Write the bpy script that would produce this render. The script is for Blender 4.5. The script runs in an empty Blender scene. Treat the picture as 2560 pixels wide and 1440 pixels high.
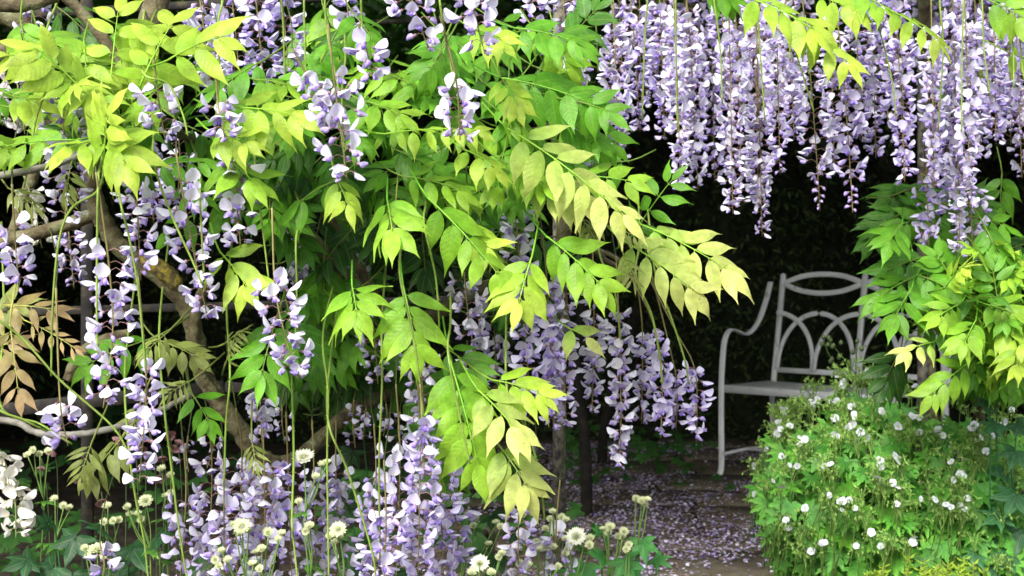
import bpy, math, random
import numpy as np
from mathutils import Matrix, Vector

rng = np.random.default_rng(7)
random.seed(7)
scene = bpy.context.scene
COL = scene.collection

# ------------------------------------------------------------------ camera, sky, sun, exposure
F = 3400.0                      # focal length in photograph pixels (2560 wide)
CAM = np.array((0.0, 0.0, 0.97))
PITCH = math.atan((703 - 720) / F)
cam_data = bpy.data.cameras.new('camera')
cam = bpy.data.objects.new('camera', cam_data)
COL.objects.link(cam)
cam.location = CAM
cam.rotation_euler = (math.pi / 2 + PITCH, 0, 0)
cam_data.sensor_width = 36.0
cam_data.lens = F / 2560 * 36.0
cam_data.clip_start = 0.05
cam_data.clip_end = 400
cam_data.dof.use_dof = True
cam_data.dof.focus_distance = 2.15
cam_data.dof.aperture_fstop = 11.0
scene.camera = cam

SUN_DIR = Vector((-0.35, -0.72, 0.68)).normalized()
world = bpy.data.worlds.new('World')
scene.world = world
world.use_nodes = True
wn = world.node_tree
bg = wn.nodes['Background']
sky = wn.nodes.new('ShaderNodeTexSky')
sky.sky_type = 'NISHITA'
sky.sun_disc = False
sky.sun_elevation = math.asin(SUN_DIR.z)
sky.sun_rotation = math.atan2(SUN_DIR.x, SUN_DIR.y)
sky.dust_density = 4.0
sky.air_density = 1.0
sky.ozone_density = 0.6
hsv = wn.nodes.new('ShaderNodeHueSaturation')
hsv.inputs['Saturation'].default_value = 0.35       # bright overcast: a pale, almost white sky
wn.links.new(sky.outputs[0], hsv.inputs['Color'])
wn.links.new(hsv.outputs[0], bg.inputs['Color'])
bg.inputs['Strength'].default_value = 0.13
sun_data = bpy.data.lights.new('sun', 'SUN')
sun_data.energy = 1.5
sun_data.angle = math.radians(14)
sun_data.color = (1.0, 0.97, 0.92)
sun = bpy.data.objects.new('sun', sun_data)
sun.rotation_euler = SUN_DIR.to_track_quat('Z', 'Y').to_euler()
sun.location = (-2, -3, 6)
COL.objects.link(sun)

scene.view_settings.view_transform = 'Standard'
scene.view_settings.look = 'None'
scene.view_settings.exposure = 1.3
scene.view_settings.gamma = 1.0
scene.cycles.use_denoising = True
scene.cycles.max_bounces = 7
scene.cycles.diffuse_bounces = 4
scene.cycles.transmission_bounces = 4
scene.cycles.transparent_max_bounces = 4
scene.cycles.caustics_reflective = False
scene.cycles.caustics_refractive = False

CP, SP = math.cos(PITCH), math.sin(PITCH)
FWD = np.array((0, CP, SP)); UPV = np.array((0, -SP, CP)); RGT = np.array((1.0, 0, 0))
UP = np.array((0, 0, 1.0))


def at(px, py, Y):
    """the world point that the photograph shows at (px, py) when it lies Y metres away"""
    return CAM + Y * (FWD + RGT * ((px - 1280) / F) + UPV * ((720 - py) / F))


def nrm(v):
    v = np.asarray(v, float)
    return v / max(1e-9, np.linalg.norm(v))


def rnd(a=0.0, b=1.0):
    return float(rng.uniform(a, b))


# ------------------------------------------------------------------ materials
def new_mat(name):
    m = bpy.data.materials.new(name)
    m.use_nodes = True
    nt = m.node_tree
    nt.nodes.clear()
    out = nt.nodes.new('ShaderNodeOutputMaterial')
    return m, nt, out


def N(nt, typ, **kw):
    n = nt.nodes.new(typ)
    for k, v in kw.items():
        setattr(n, k, v)
    return n


def mat_leaf(name, trans=0.4, rough=0.42, veins=True, spec=0.35, petal=False):
    m, nt, out = new_mat(name)
    L = nt.links.new
    col = N(nt, 'ShaderNodeAttribute', attribute_name='col')
    geo = N(nt, 'ShaderNodeNewGeometry')
    tc = N(nt, 'ShaderNodeTexCoord')
    noise = N(nt, 'ShaderNodeTexNoise')
    noise.inputs['Scale'].default_value = 90 if not petal else 160
    noise.inputs['Detail'].default_value = 3
    L(geo.outputs['Position'], noise.inputs['Vector'])
    ramp = N(nt, 'ShaderNodeMapRange')
    ramp.inputs['From Min'].default_value = 0.3; ramp.inputs['From Max'].default_value = 0.7
    ramp.inputs['To Min'].default_value = 0.82 if not petal else 0.93
    ramp.inputs['To Max'].default_value = 1.14 if not petal else 1.05
    L(noise.outputs['Fac'], ramp.inputs['Value'])
    mul = N(nt, 'ShaderNodeVectorMath', operation='SCALE')
    L(col.outputs['Color'], mul.inputs[0]); L(ramp.outputs[0], mul.inputs['Scale'])
    colour = mul.outputs[0]
    if not petal:
        n3 = N(nt, 'ShaderNodeTexNoise'); n3.inputs['Scale'].default_value = 17; n3.inputs['Detail'].default_value = 2
        L(geo.outputs['Position'], n3.inputs['Vector'])
        r3 = N(nt, 'ShaderNodeMapRange'); r3.inputs['From Min'].default_value = .3; r3.inputs['From Max'].default_value = .7
        r3.inputs['To Min'].default_value = .78; r3.inputs['To Max'].default_value = 1.18
        L(n3.outputs['Fac'], r3.inputs['Value'])
        m3 = N(nt, 'ShaderNodeVectorMath', operation='SCALE'); L(colour, m3.inputs[0]); L(r3.outputs[0], m3.inputs['Scale'])
        n4 = N(nt, 'ShaderNodeTexNoise'); n4.inputs['Scale'].default_value = 210; n4.inputs['Detail'].default_value = 1
        L(geo.outputs['Position'], n4.inputs['Vector'])
        r4 = N(nt, 'ShaderNodeMapRange'); r4.inputs['From Min'].default_value = .70; r4.inputs['From Max'].default_value = .76
        r4.inputs['To Min'].default_value = 0; r4.inputs['To Max'].default_value = .55
        L(n4.outputs['Fac'], r4.inputs['Value'])
        x4 = N(nt, 'ShaderNodeMix', data_type='RGBA', blend_type='MIX')
        L(r4.outputs[0], x4.inputs['Factor']); L(m3.outputs[0], x4.inputs['A']); x4.inputs['B'].default_value = (.20, .13, .04, 1)
        colour = x4.outputs['Result']
    bsdf = N(nt, 'ShaderNodeBsdfPrincipled')
    bsdf.inputs['Roughness'].default_value = rough
    bsdf.inputs['Specular IOR Level'].default_value = spec
    tr = N(nt, 'ShaderNodeBsdfTranslucent')
    if veins:
        uv = N(nt, 'ShaderNodeAttribute', attribute_name='luv')
        sep = N(nt, 'ShaderNodeSeparateXYZ')
        L(uv.outputs['Vector'], sep.inputs[0])
        ab = N(nt, 'ShaderNodeMath', operation='ABSOLUTE'); L(sep.outputs['X'], ab.inputs[0])
        m1 = N(nt, 'ShaderNodeMath', operation='MULTIPLY_ADD'); L(ab.outputs[0], m1.inputs[0])
        m1.inputs[1].default_value = -0.16; L(sep.outputs['Y'], m1.inputs[2])
        m2 = N(nt, 'ShaderNodeMath', operation='MULTIPLY'); L(m1.outputs[0], m2.inputs[0]); m2.inputs[1].default_value = 62.0
        sn = N(nt, 'ShaderNodeMath', operation='SINE'); L(m2.outputs[0], sn.inputs[0])
        mid = N(nt, 'ShaderNodeMapRange'); L(ab.outputs[0], mid.inputs['Value'])
        mid.inputs['From Min'].default_value = 0.0; mid.inputs['From Max'].default_value = 0.09
        mid.inputs['To Min'].default_value = 1.0; mid.inputs['To Max'].default_value = 0.0
        hsum = N(nt, 'ShaderNodeMath', operation='MULTIPLY_ADD')
        L(mid.outputs[0], hsum.inputs[0]); hsum.inputs[1].default_value = -1.6; L(sn.outputs[0], hsum.inputs[2])
        bump = N(nt, 'ShaderNodeBump'); bump.inputs['Strength'].default_value = 0.13; bump.inputs['Distance'].default_value = 0.0012
        L(hsum.outputs[0], bump.inputs['Height'])
        L(bump.outputs[0], bsdf.inputs['Normal'])
        mx = N(nt, 'ShaderNodeMix', data_type='RGBA', blend_type='MIX')
        mf = N(nt, 'ShaderNodeMath', operation='MULTIPLY'); L(mid.outputs[0], mf.inputs[0]); mf.inputs[1].default_value = 0.30
        L(mf.outputs[0], mx.inputs['Factor']); L(colour, mx.inputs['A']); mx.inputs['B'].default_value = (0.50, 0.55, 0.14, 1)
        colour = mx.outputs['Result']
    L(colour, bsdf.inputs['Base Color'])
    L(colour, tr.inputs['Color'])
    mix = N(nt, 'ShaderNodeMixShader'); mix.inputs['Fac'].default_value = trans
    L(bsdf.outputs[0], mix.inputs[1]); L(tr.outputs[0], mix.inputs[2])
    L(mix.outputs[0], out.inputs['Surface'])
    return m


def mat_noise(name, stops, scale=8.0, rough=0.8, bump=0.3, bscale=30.0, bdist=0.01, spec=0.3, detail=6, metallic=0.0, stretch=None):
    """a surface whose colour wanders through stops = [(pos, (r, g, b)), ...]"""
    m, nt, out = new_mat(name)
    L = nt.links.new
    tc = N(nt, 'ShaderNodeNewGeometry')
    vec = tc.outputs['Position']
    if stretch:
        mp = N(nt, 'ShaderNodeMapping'); mp.inputs['Scale'].default_value = stretch
        L(vec, mp.inputs['Vector']); vec = mp.outputs[0]
    n1 = N(nt, 'ShaderNodeTexNoise'); n1.inputs['Scale'].default_value = scale; n1.inputs['Detail'].default_value = detail
    L(vec, n1.inputs['Vector'])
    cr = N(nt, 'ShaderNodeValToRGB')
    while len(cr.color_ramp.elements) < len(stops):
        cr.color_ramp.elements.new(0.5)
    for e, (p, c) in zip(cr.color_ramp.elements, stops):
        e.position = p; e.color = (*c, 1)
    L(n1.outputs['Fac'], cr.inputs['Fac'])
    n2 = N(nt, 'ShaderNodeTexNoise'); n2.inputs['Scale'].default_value = bscale; n2.inputs['Detail'].default_value = 5
    L(vec, n2.inputs['Vector'])
    bp = N(nt, 'ShaderNodeBump'); bp.inputs['Strength'].default_value = bump; bp.inputs['Distance'].default_value = bdist
    L(n2.outputs['Fac'], bp.inputs['Height'])
    b = N(nt, 'ShaderNodeBsdfPrincipled')
    b.inputs['Roughness'].default_value = rough; b.inputs['Specular IOR Level'].default_value = spec
    b.inputs['Metallic'].default_value = metallic
    L(cr.outputs[0], b.inputs['Base Color']); L(bp.outputs[0], b.inputs['Normal'])
    L(b.outputs[0], out.inputs['Surface'])
    return m


M_LEAF = mat_leaf('leaf', 0.46, 0.45)
M_HERB = mat_leaf('herb_leaf', 0.32, 0.5, veins=False)
M_PETAL = mat_leaf('petal', 0.26, 0.6, veins=False, spec=0.2, petal=True)
M_STEM = mat_leaf('green_stem', 0.0, 0.55, veins=False, spec=0.3)
M_BARK = mat_noise('bark', [(0.28, (0.036, 0.027, 0.014)), (0.45, (0.095, 0.076, 0.040)), (0.55, (0.135, 0.118, 0.062)), (0.64, (0.125, 0.135, 0.062)), (0.74, (0.27, 0.27, 0.20))],
                   scale=38, rough=0.85, bump=0.8, bscale=120, bdist=0.006)
M_SHADEBARK = mat_noise('shade_toned_bark', [(0.3, (0.006, 0.005, 0.004)), (0.6, (0.014, 0.012, 0.009)), (0.75, (0.024, 0.024, 0.015))], scale=30, rough=0.95, bump=0.8, bscale=90, bdist=0.006)  # near-black: the shade on the trunks behind the post is put into this colour
M_LICHEN = mat_noise('lichen', [(0.40, (0.075, 0.062, 0.030)), (0.5, (0.16, 0.125, 0.025)), (0.62, (0.28, 0.215, 0.03))], scale=95, bump=0.8, bscale=200, bdist=0.004)
M_GREYBARK = mat_noise('grey_bark', [(0.3, (0.13, 0.12, 0.10)), (0.5, (0.22, 0.21, 0.18)), (0.7, (0.30, 0.29, 0.25))], scale=60, bump=0.5, bscale=150, bdist=0.003)
M_IRON = mat_noise('old_iron', [(0.3, (0.016, 0.016, 0.015)), (0.44, (0.07, 0.067, 0.06)), (0.6, (0.17, 0.155, 0.11)), (0.72, (0.09, 0.095, 0.065))],
                   scale=70, rough=0.7, bump=0.5, bscale=220, bdist=0.002)
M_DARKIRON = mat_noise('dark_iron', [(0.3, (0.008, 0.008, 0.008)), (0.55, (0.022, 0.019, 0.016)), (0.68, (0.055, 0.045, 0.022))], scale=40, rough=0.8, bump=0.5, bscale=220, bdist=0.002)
M_BENCH = mat_noise('bench_paint', [(0.25, (0.26, 0.24, 0.21)), (0.36, (0.66, 0.69, 0.71)), (0.7, (0.74, 0.77, 0.79))], scale=26, rough=0.45, bump=0.12, bscale=180, bdist=0.001, spec=0.4)
M_SOIL = mat_noise('soil', [(0.3, (0.020, 0.015, 0.010)), (0.5, (0.045, 0.035, 0.024)), (0.7, (0.075, 0.058, 0.040))], scale=9, rough=0.95, bump=0.9, bscale=60, bdist=0.02)
M_SLAB = mat_noise('flagstone', [(0.3, (0.060, 0.048, 0.032)), (0.5, (0.095, 0.080, 0.056)), (0.62, (0.12, 0.104, 0.072)), (0.75, (0.085, 0.088, 0.050))], scale=7, rough=0.85, bump=0.6, bscale=45, bdist=0.008)
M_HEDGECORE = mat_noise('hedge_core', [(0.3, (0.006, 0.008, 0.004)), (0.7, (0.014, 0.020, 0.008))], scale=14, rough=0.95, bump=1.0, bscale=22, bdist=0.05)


# ------------------------------------------------------------------ mesh builders
class MB:
    """collects triangles with a colour (and a leaf coordinate) for each vertex"""
    def __init__(self):
        self.v, self.t, self.c, self.u, self.n = [], [], [], [], 0

    def add(self, v, t, c, u=None):
        v = np.asarray(v, float); k = len(v)
        self.v.append(v); self.t.append(np.asarray(t, int) + self.n)
        c = np.asarray(c, float)
        if c.ndim == 1:
            c = np.tile(c, (k, 1))
        self.c.append(c)
        self.u.append(np.zeros((k, 3)) if u is None else u)
        self.n += k
        return self

    def mesh(self, name, mat, smooth=True):
        me = bpy.data.meshes.new(name)
        v = np.concatenate(self.v); t = np.concatenate(self.t)
        c = np.concatenate(self.c); u = np.concatenate(self.u)
        me.vertices.add(len(v)); me.vertices.foreach_set('co', v.astype(np.float32).ravel())
        me.loops.add(len(t) * 3); me.loops.foreach_set('vertex_index', t.astype(np.int32).ravel())
        me.polygons.add(len(t))
        me.polygons.foreach_set('loop_start', np.arange(0, len(t) * 3, 3, dtype=np.int32))
        me.polygons.foreach_set('loop_total', np.full(len(t), 3, np.int32))
        a = me.attributes.new('col', 'FLOAT_COLOR', 'POINT')
        a.data.foreach_set('color', np.concatenate([np.clip(c, 0, 1), np.ones((len(c), 1))], 1).astype(np.float32).ravel())
        if np.any(u):
            a = me.attributes.new('luv', 'FLOAT_VECTOR', 'POINT')
            a.data.foreach_set('vector', u.astype(np.float32).ravel())
        if smooth:
            me.polygons.foreach_set('use_smooth', np.ones(len(t), bool))
        me.update(calc_edges=True)
        me.materials.append(mat)
        return me


def link(name, me, parent=None):
    o = bpy.data.objects.new(name, me)
    COL.objects.link(o)
    if parent is not None:
        o.parent = parent
        if parent.parent is None:          # a thing's empty stands at its base; parts below it are in world space already
            o.matrix_parent_inverse = Matrix.Translation(-parent.location)
    return o


def build(name, mb, mat, parent=None, smooth=True, kind=None):
    o = link(name, mb.mesh(name, mat, smooth), parent)
    if kind:
        o['kind'] = kind
    return o


def tag(o, label, cat, group=None, kind=None):
    o['label'] = label
    if cat: o['category'] = cat
    if group: o['group'] = group
    if kind: o['kind'] = kind
    return o


def thing(name, loc, label, cat, group=None):
    o = bpy.data.objects.new(name, None)
    o.empty_display_size = 0.05
    COL.objects.link(o)
    o.location = loc
    return tag(o, label, cat, group)


def spline(pts, k=6):
    """Catmull-Rom through pts (any dimension)"""
    P = np.asarray(pts, float)
    if len(P) < 3:
        return np.array([P[0] + (P[-1] - P[0]) * s for s in np.linspace(0, 1, k + 1)])
    E = np.vstack([2 * P[0] - P[1], P, 2 * P[-1] - P[-2]])
    out = []
    for i in range(1, len(E) - 2):
        a, b, c, d = E[i - 1], E[i], E[i + 1], E[i + 2]
        for s in np.linspace(0, 1, k, endpoint=False):
            out.append(0.5 * ((2 * b) + (-a + c) * s + (2 * a - 5 * b + 4 * c - d) * s * s + (-a + 3 * b - 3 * c + d) * s ** 3))
    out.append(P[-1])
    return np.array(out)


def tube(mb, pts, rad, col, sides=6, rough=0.0, cap=True):
    P = np.asarray(pts, float); n = len(P)
    R = np.full(n, rad) if np.isscalar(rad) else np.asarray(rad, float)
    T = np.gradient(P, axis=0)
    T /= np.maximum(np.linalg.norm(T, axis=1, keepdims=True), 1e-9)
    ref = np.array((0.0, 1, 0)) if abs(T[0][1]) < 0.9 else np.array((1.0, 0, 0))
    a = nrm(np.cross(T[0], ref)); V = []
    ang = np.arange(sides) * 2 * math.pi / sides
    for i in range(n):
        a = nrm(a - T[i] * np.dot(a, T[i])); b = np.cross(T[i], a)
        r = R[i] * (1 + (rng.normal(0, rough, sides) if rough else 0))
        V.append(P[i] + np.outer(np.cos(ang) * r, a) + np.outer(np.sin(ang) * r, b))
    V = np.vstack(V)
    t = []
    for i in range(n - 1):
        for j in range(sides):
            p, q = i * sides + j, i * sides + (j + 1) % sides
            t += [(p, q, q + sides), (p, q + sides, p + sides)]
    if cap:
        e0, e1 = len(V), len(V) + 1
        V = np.vstack([V, P[0], P[-1]])
        for j in range(sides):
            t.append((e0, (j + 1) % sides, j))
            t.append((e1, (n - 1) * sides + j, (n - 1) * sides + (j + 1) % sides))
    c = np.asarray(col, float)
    mb.add(V, t, c)


def bar(mb, pts, w, d, col, widthdir, cap=True):
    """flat bar w wide along widthdir, d thick, swept along pts"""
    P = np.asarray(pts, float); n = len(P)
    T = np.gradient(P, axis=0); T /= np.maximum(np.linalg.norm(T, axis=1, keepdims=True), 1e-9)
    V = []
    e = 0.18
    prof = [(-.5, -.5 + e), (-.5 + e * d / w, -.5), (.5 - e * d / w, -.5), (.5, -.5 + e), (.5, .5 - e), (.5 - e * d / w, .5), (-.5 + e * d / w, .5), (-.5, .5 - e)]
    for i in range(n):
        a = nrm(widthdir - T[i] * np.dot(widthdir, T[i])); b = np.cross(T[i], a)
        for x, y in prof:
            V.append(P[i] + a * x * w + b * y * d)
    t = []; s = len(prof)
    for i in range(n - 1):
        for j in range(s):
            p, q = i * s + j, i * s + (j + 1) % s
            t += [(p, q, q + s), (p, q + s, p + s)]
    for j in range(1, s - 1):
        t.append((0, j + 1, j)); t.append(((n - 1) * s, (n - 1) * s + j, (n - 1) * s + j + 1))
    mb.add(V, t, col)


def frame(d, n):
    d = nrm(d); n = nrm(n - d * np.dot(n, d)); s = np.cross(n, d)
    return d, s, n


# ------------------------------------------------------------------ leaflets and compound leaves
LT = np.array([0, .06, .16, .29, .42, .55, .68, .78, .87, 1.0])
LW = np.array([.010, .078, .146, .184, .192, .170, .118, .064, .026, .003])
LU = np.array([-1, -.5, 0, .5, 1.0])
_g = []
for _i in range(len(LT) - 1):
    for _j in range(4):
        _a = _i * 5 + _j
        _g += [(_a, _a + 1, _a + 6), (_a, _a + 6, _a + 5)]
LTRI = np.array(_g)
LTT, LUU = np.meshgrid(LT, LU, indexing='ij')
LWW = np.repeat(LW[:, None], 5, 1)


def leaflet(mb, p, d, n, L, ca, cb, width=1.0, droop=0.18, fold=0.35, wave=0.02, tipdark=0.0):
    d, s, n = frame(d, n)
    y = LUU * LWW * width
    ph = rnd(0, 6.28)
    side = rnd(-0.12, 0.12)
    z = fold * np.abs(y) * (1 - 0.4 * LTT) - droop * LTT ** 1.7 - .25 * droop * np.clip(LTT - .75, 0, 1) * 4 + wave * np.sin(LTT * 9 + ph + LUU * 1.3) * np.abs(LUU) + side * y * LTT
    z -= 0.5 * (y ** 2) / 0.25
    x = LTT * (1 - 0.12 * droop) - 0.02 * np.abs(LUU) * np.sin(LTT * math.pi)
    y = y + side * 0.6 * LTT ** 2
    V = p + L * (x[..., None] * d + y[..., None] * s + z[..., None] * n)
    k = np.clip(LTT * 0.9 + 0.12 * np.abs(LUU), 0, 1)[..., None]
    c = ca * (1 - k) + cb * k
    uv = np.stack([LUU, LTT, np.zeros_like(LTT)], -1)
    mb.add(V.reshape(-1, 3), LTRI, c.reshape(-1, 3), uv.reshape(-1, 3))


CLS = {
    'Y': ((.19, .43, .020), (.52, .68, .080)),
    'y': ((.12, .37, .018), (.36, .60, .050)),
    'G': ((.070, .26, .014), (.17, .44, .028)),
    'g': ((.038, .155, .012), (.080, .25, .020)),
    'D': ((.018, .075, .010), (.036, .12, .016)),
    'P': ((.18, .41, .025), (.74, .77, .24)),
    'B': ((.34, .35, .09), (.50, .33, .18)),
    'O': ((.18, .25, .05), (.33, .38, .10)),
}
TOCAM = np.array((0, -1.0, 0))


def leaf_data(base, tip, L, pairs, cls, bias=None, grav=0.27, sag=0.06, spread=1.0, width=1.0, droop=0.2):
    """-> (rachis MB, [leaflet MBs])"""
    base = np.asarray(base, float); tip = np.asarray(tip, float)
    ax = tip - base; ln = np.linalg.norm(ax)
    if bias is None:
        bias = TOCAM * rnd(.55, 1.0) + UP * rnd(.35, .8) + RGT * rnd(-.35, .35)
    mid = (base + tip) / 2 + UP * sag * ln
    ts = np.linspace(0, 1, 14)
    pts = ((1 - ts) ** 2)[:, None] * base + (2 * ts * (1 - ts))[:, None] * mid + (ts ** 2)[:, None] * tip
    A, B = (np.array(c) for c in CLS[cls])
    jit = rnd(.86, 1.14)
    A = A * jit; B = B * jit
    rm = MB()
    tube(rm, pts, np.linspace(.0016, .0007, 14) * (L / .075) ** .5, (A * .8 + np.array((.16, .22, .03)) * .5), 5)
    out = []
    k_list = [(0.16 + 0.80 * i / max(1, pairs - 1) * .98, s) for i in range(pairs) for s in (-1, 1)] + [(1.0, 0)]
    for t, s in k_list:
        q = min(13, t * 13); i0 = int(min(12, q)); fr = q - i0
        p = pts[i0] * (1 - fr) + pts[i0 + 1] * fr
        d = nrm(pts[i0 + 1] - pts[i0])
        dd, side, n = frame(d, bias)
        th = math.radians((66 - 27 * t) * spread + rnd(-14, 14))
        if s == 0:
            v = dd; th = 0
        else:
            v = dd * math.cos(th) + side * s * math.sin(th)
        v = nrm(v - UP * grav * rnd(.3, 1.5) + n * rnd(-.28, .22))
        l = L * (0.66 + 0.34 * math.sin(math.pi * min(1, t * .72 + .18))) * rnd(.88, 1.1)
        if s == 0: l *= 1.04
        a = A * (1 - .75 * t) + B * (.75 * t)
        b = A * (1 - t) * .35 + B * (1 - .35 * (1 - t))
        vj = rnd(.9, 1.1)
        mb = MB()
        p2 = p + v * .004
        leaflet(mb, p2, v, n + RGT * rnd(-.45, .45) + UP * rnd(-.25, .45), l, a * vj, b * vj, width * rnd(.82, 1.12), droop * rnd(.2, 2.0), rnd(.15, .5), rnd(.008, .03))
        tube(mb, [p, p2], .0007, a, 4, cap=False)
        out.append(mb)
    return rm, out


class Vine:
    """a climbing plant that owns its leaves, racemes and stalks; the largest leaflets and flowers become objects of their own"""
    def __init__(self, name, loc, label, cat, leaflet_budget=290, flower_budget=290):
        self.root = thing(name, loc, label, cat)
        self.lb, self.fb = leaflet_budget, flower_budget

    def leaf(self, bx, by, tx, ty, Y, dY, pairs, Lpx, cls, single=False, **kw):
        Lpx *= 1.04
        ln = math.hypot(tx - bx, ty - by)
        cut = 1 - min(.30, .50 * Lpx / max(ln, 1))        # the end leaflet reaches the tip, not the stalk
        tx, ty = bx + (tx - bx) * cut, by + (ty - by) * cut
        base, tip = at(bx, by, Y), at(tx, ty, Y + dY)
        pairs = max(1, round(pairs * .88)) if pairs > 4 else pairs
        rm, lf = leaf_data(base, tip, Lpx * Y / F, pairs, cls, **kw)
        back = nrm(base - tip)
        tube(rm, [base + back * .05 + np.array((0, .04, .015)), base + back * .02 + np.array((0, .012, .004)), base], .0015, np.array(CLS[cls][0]) * .9, 5)
        if single and self.lb >= len(lf):
            o = build('compound_leaf', rm, M_STEM, self.root)
            for mb in lf:
                build('leaflet', mb, M_LEAF, o)
            self.lb -= len(lf)
        else:
            for mb in lf:
                rm.add(np.concatenate(mb.v), np.concatenate([t for t in mb.t]), np.concatenate(mb.c), np.concatenate(mb.u))
            build('compound_leaf', rm, M_LEAF, self.root)

    def branch(self, pts, rad, mat=None, name='branch', sides=10, rough=0.05, k=7):
        """pts: (px, py, Y), rad: metres"""
        P = spline([at(*p) for p in pts], k)
        r = np.interp(np.linspace(0, 1, len(P)), np.linspace(0, 1, len(rad)), rad)
        P = P + rng.normal(0, 1, P.shape) * (r * .05)[:, None]
        r = r * (1 + .06 * np.sin(np.arange(len(P)) * 1.7 + rnd(0, 6)))
        mb = MB(); tube(mb, P, r, (.1, .09, .06), sides, rough)
        return build(name, mb, mat or M_BARK, self.root)

    def stalk(self, pts, rad=.0018, col=(.20, .30, .05)):
        x, y, Y = pts[0]
        e = rnd(330, 460) if y > 880 else rnd(140, 220)
        pts = [(x + rnd(-40, 40), y - e, Y + .42), (x + rnd(-12, 12), y - e * .45, Y + .16)] + list(pts)
        P = spline([at(*p) for p in pts], 8)
        mb = MB(); c = np.array(col) * rnd(.8, 1.15)
        tube(mb, P, np.linspace(rad * 1.15, rad * .8, len(P)), c, 6)
        for i in range(2, len(P) - 1):       # knobbly scars of fallen flowers
            if rnd() < .75:
                q = P[i] + (P[i + 1] - P[i]) * rnd(); a = rnd(0, 6.28)
                d = np.array((math.cos(a), math.sin(a), .25))
                tube(mb, [q + d * rad * .6, q + d * rad * 2.0], [rad * .45, rad * .2], c * 1.1, 4)
        return build('flower_stalk', mb, M_STEM, self.root)

    def raceme(self, pts, Y, w, start=0.15, size=.0215, gap=.0056, single=False, cls='lilac', taper=.35, tipbare=0.0, bare=None, rotY=None):
        """pts: axis (px, py) from top to bottom, w: width in px; flowers from `start` of its length on"""
        P = spline([at(x, y, Y + rnd(-.015, .015)) for x, y in pts], 10)
        seg = np.linalg.norm(np.diff(P, axis=0), axis=1); cum = np.concatenate([[0], np.cumsum(seg)]); Ltot = cum[-1]
        mb = MB()
        sc = np.array((.19, .17, .06)) if cls != 'white' else np.array((.32, .38, .16))
        tube(mb, P, np.linspace(.0017, .0008, len(P)), sc * rnd(.8, 1.2), 5)
        x0, y0 = pts[0]
        if y0 > 60:                          # bare upper stalk reaching back to the wood it grows from
            e = rnd(130, 210) if y0 > 880 else rnd(110, 190)
            tube(mb, spline([at(x0 + rnd(-45, 45), y0 - e, Y + .40), at(x0 + rnd(-14, 14), y0 - e * .45, Y + .14), P[0]], 6), .0011, np.array((.07, .085, .028)) * rnd(.6, 1.1), 5)
        shade = np.array((1, 1, 1)) * (1 - .18 * rnd()) if rnd() < .6 else np.array((.90, .86, .98))
        R = w * Y / F / 2
        n = int(Ltot * (1 - start) / gap)
        a = rnd(0, 6.28)
        T = FLOWERS[cls]
        placed = []
        for i in range(n):
            f = (i + rnd(-.4, .4)) / n
            f = min(max(f, 0), .999)
            sl = (start + (1 - start) * f) * Ltot
            j = min(len(P) - 2, int(np.searchsorted(cum, sl) - 1)); j = max(j, 0)
            p = P[j] + (P[j + 1] - P[j]) * ((sl - cum[j]) / max(seg[j], 1e-9))
            a += 2.399 + rnd(-.5, .5)
            if f > 1 - tipbare:
                kind = 'bud'
            else:
                kind = 'open' if rnd() > .06 + .10 * f else 'bud'
            rad = max(.006, (R - size * .42) * (1 - taper * max(0, f - .45) / .55) * rnd(.55, 1.15))
            if kind == 'bud': rad *= .6
            o = np.array((math.cos(a), math.sin(a), 0))
            tilt = rnd(-.25, .55)
            q = p + o * rad + UP * rad * tilt * .5
            midp = p + o * rad * .5 + UP * (rad * .22 + rad * tilt * .3)
            tube(mb, [p, midp, q], .00055, np.array((.30, .17, .15)) if cls != 'white' else np.array((.36, .36, .2)), 3, cap=False)
            # outward with a little turn and nod
            az = a + rnd(-.7, .7)
            fx = np.array((math.cos(az), math.sin(az), 0)); fx = nrm(fx + UP * rnd(-.75, .25))
            fy = nrm(np.cross(UP, fx)); fz = np.cross(fx, fy)
            roll = rnd(-.35, .35)
            fy, fz = fy * math.cos(roll) + fz * math.sin(roll), fz * math.cos(roll) - fy * math.sin(roll)
            s = size * rnd(.84, 1.14) * (1 if f < .7 else 1 - .25 * (f - .7) / .3)
            placed.append((q, fx, fy, fz, s, kind))
        o = build('raceme', mb, M_STEM, self.root)
        blob = MB()
        for q, fx, fy, fz, s, kind in placed:
            lst = T['bud' if kind == 'bud' else 'open']
            v, t, c, me = lst[int(rng.integers(len(lst)))]
            M3 = np.stack([fx, fy, fz], 1) * s
            if single and self.fb > 0 and kind == 'open':
                fo = link('flower', me, o)
                fo.matrix_basis = Matrix([[*M3[0], q[0]], [*M3[1], q[1]], [*M3[2], q[2]], [0, 0, 0, 1]])
                self.fb -= 1
            else:
                blob.add(v @ M3.T + q, t, c * shade * rnd(.93, 1.04))
        if blob.n:
            build('blossom', blob, M_PETAL, o, kind='stuff')
        return o


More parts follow.
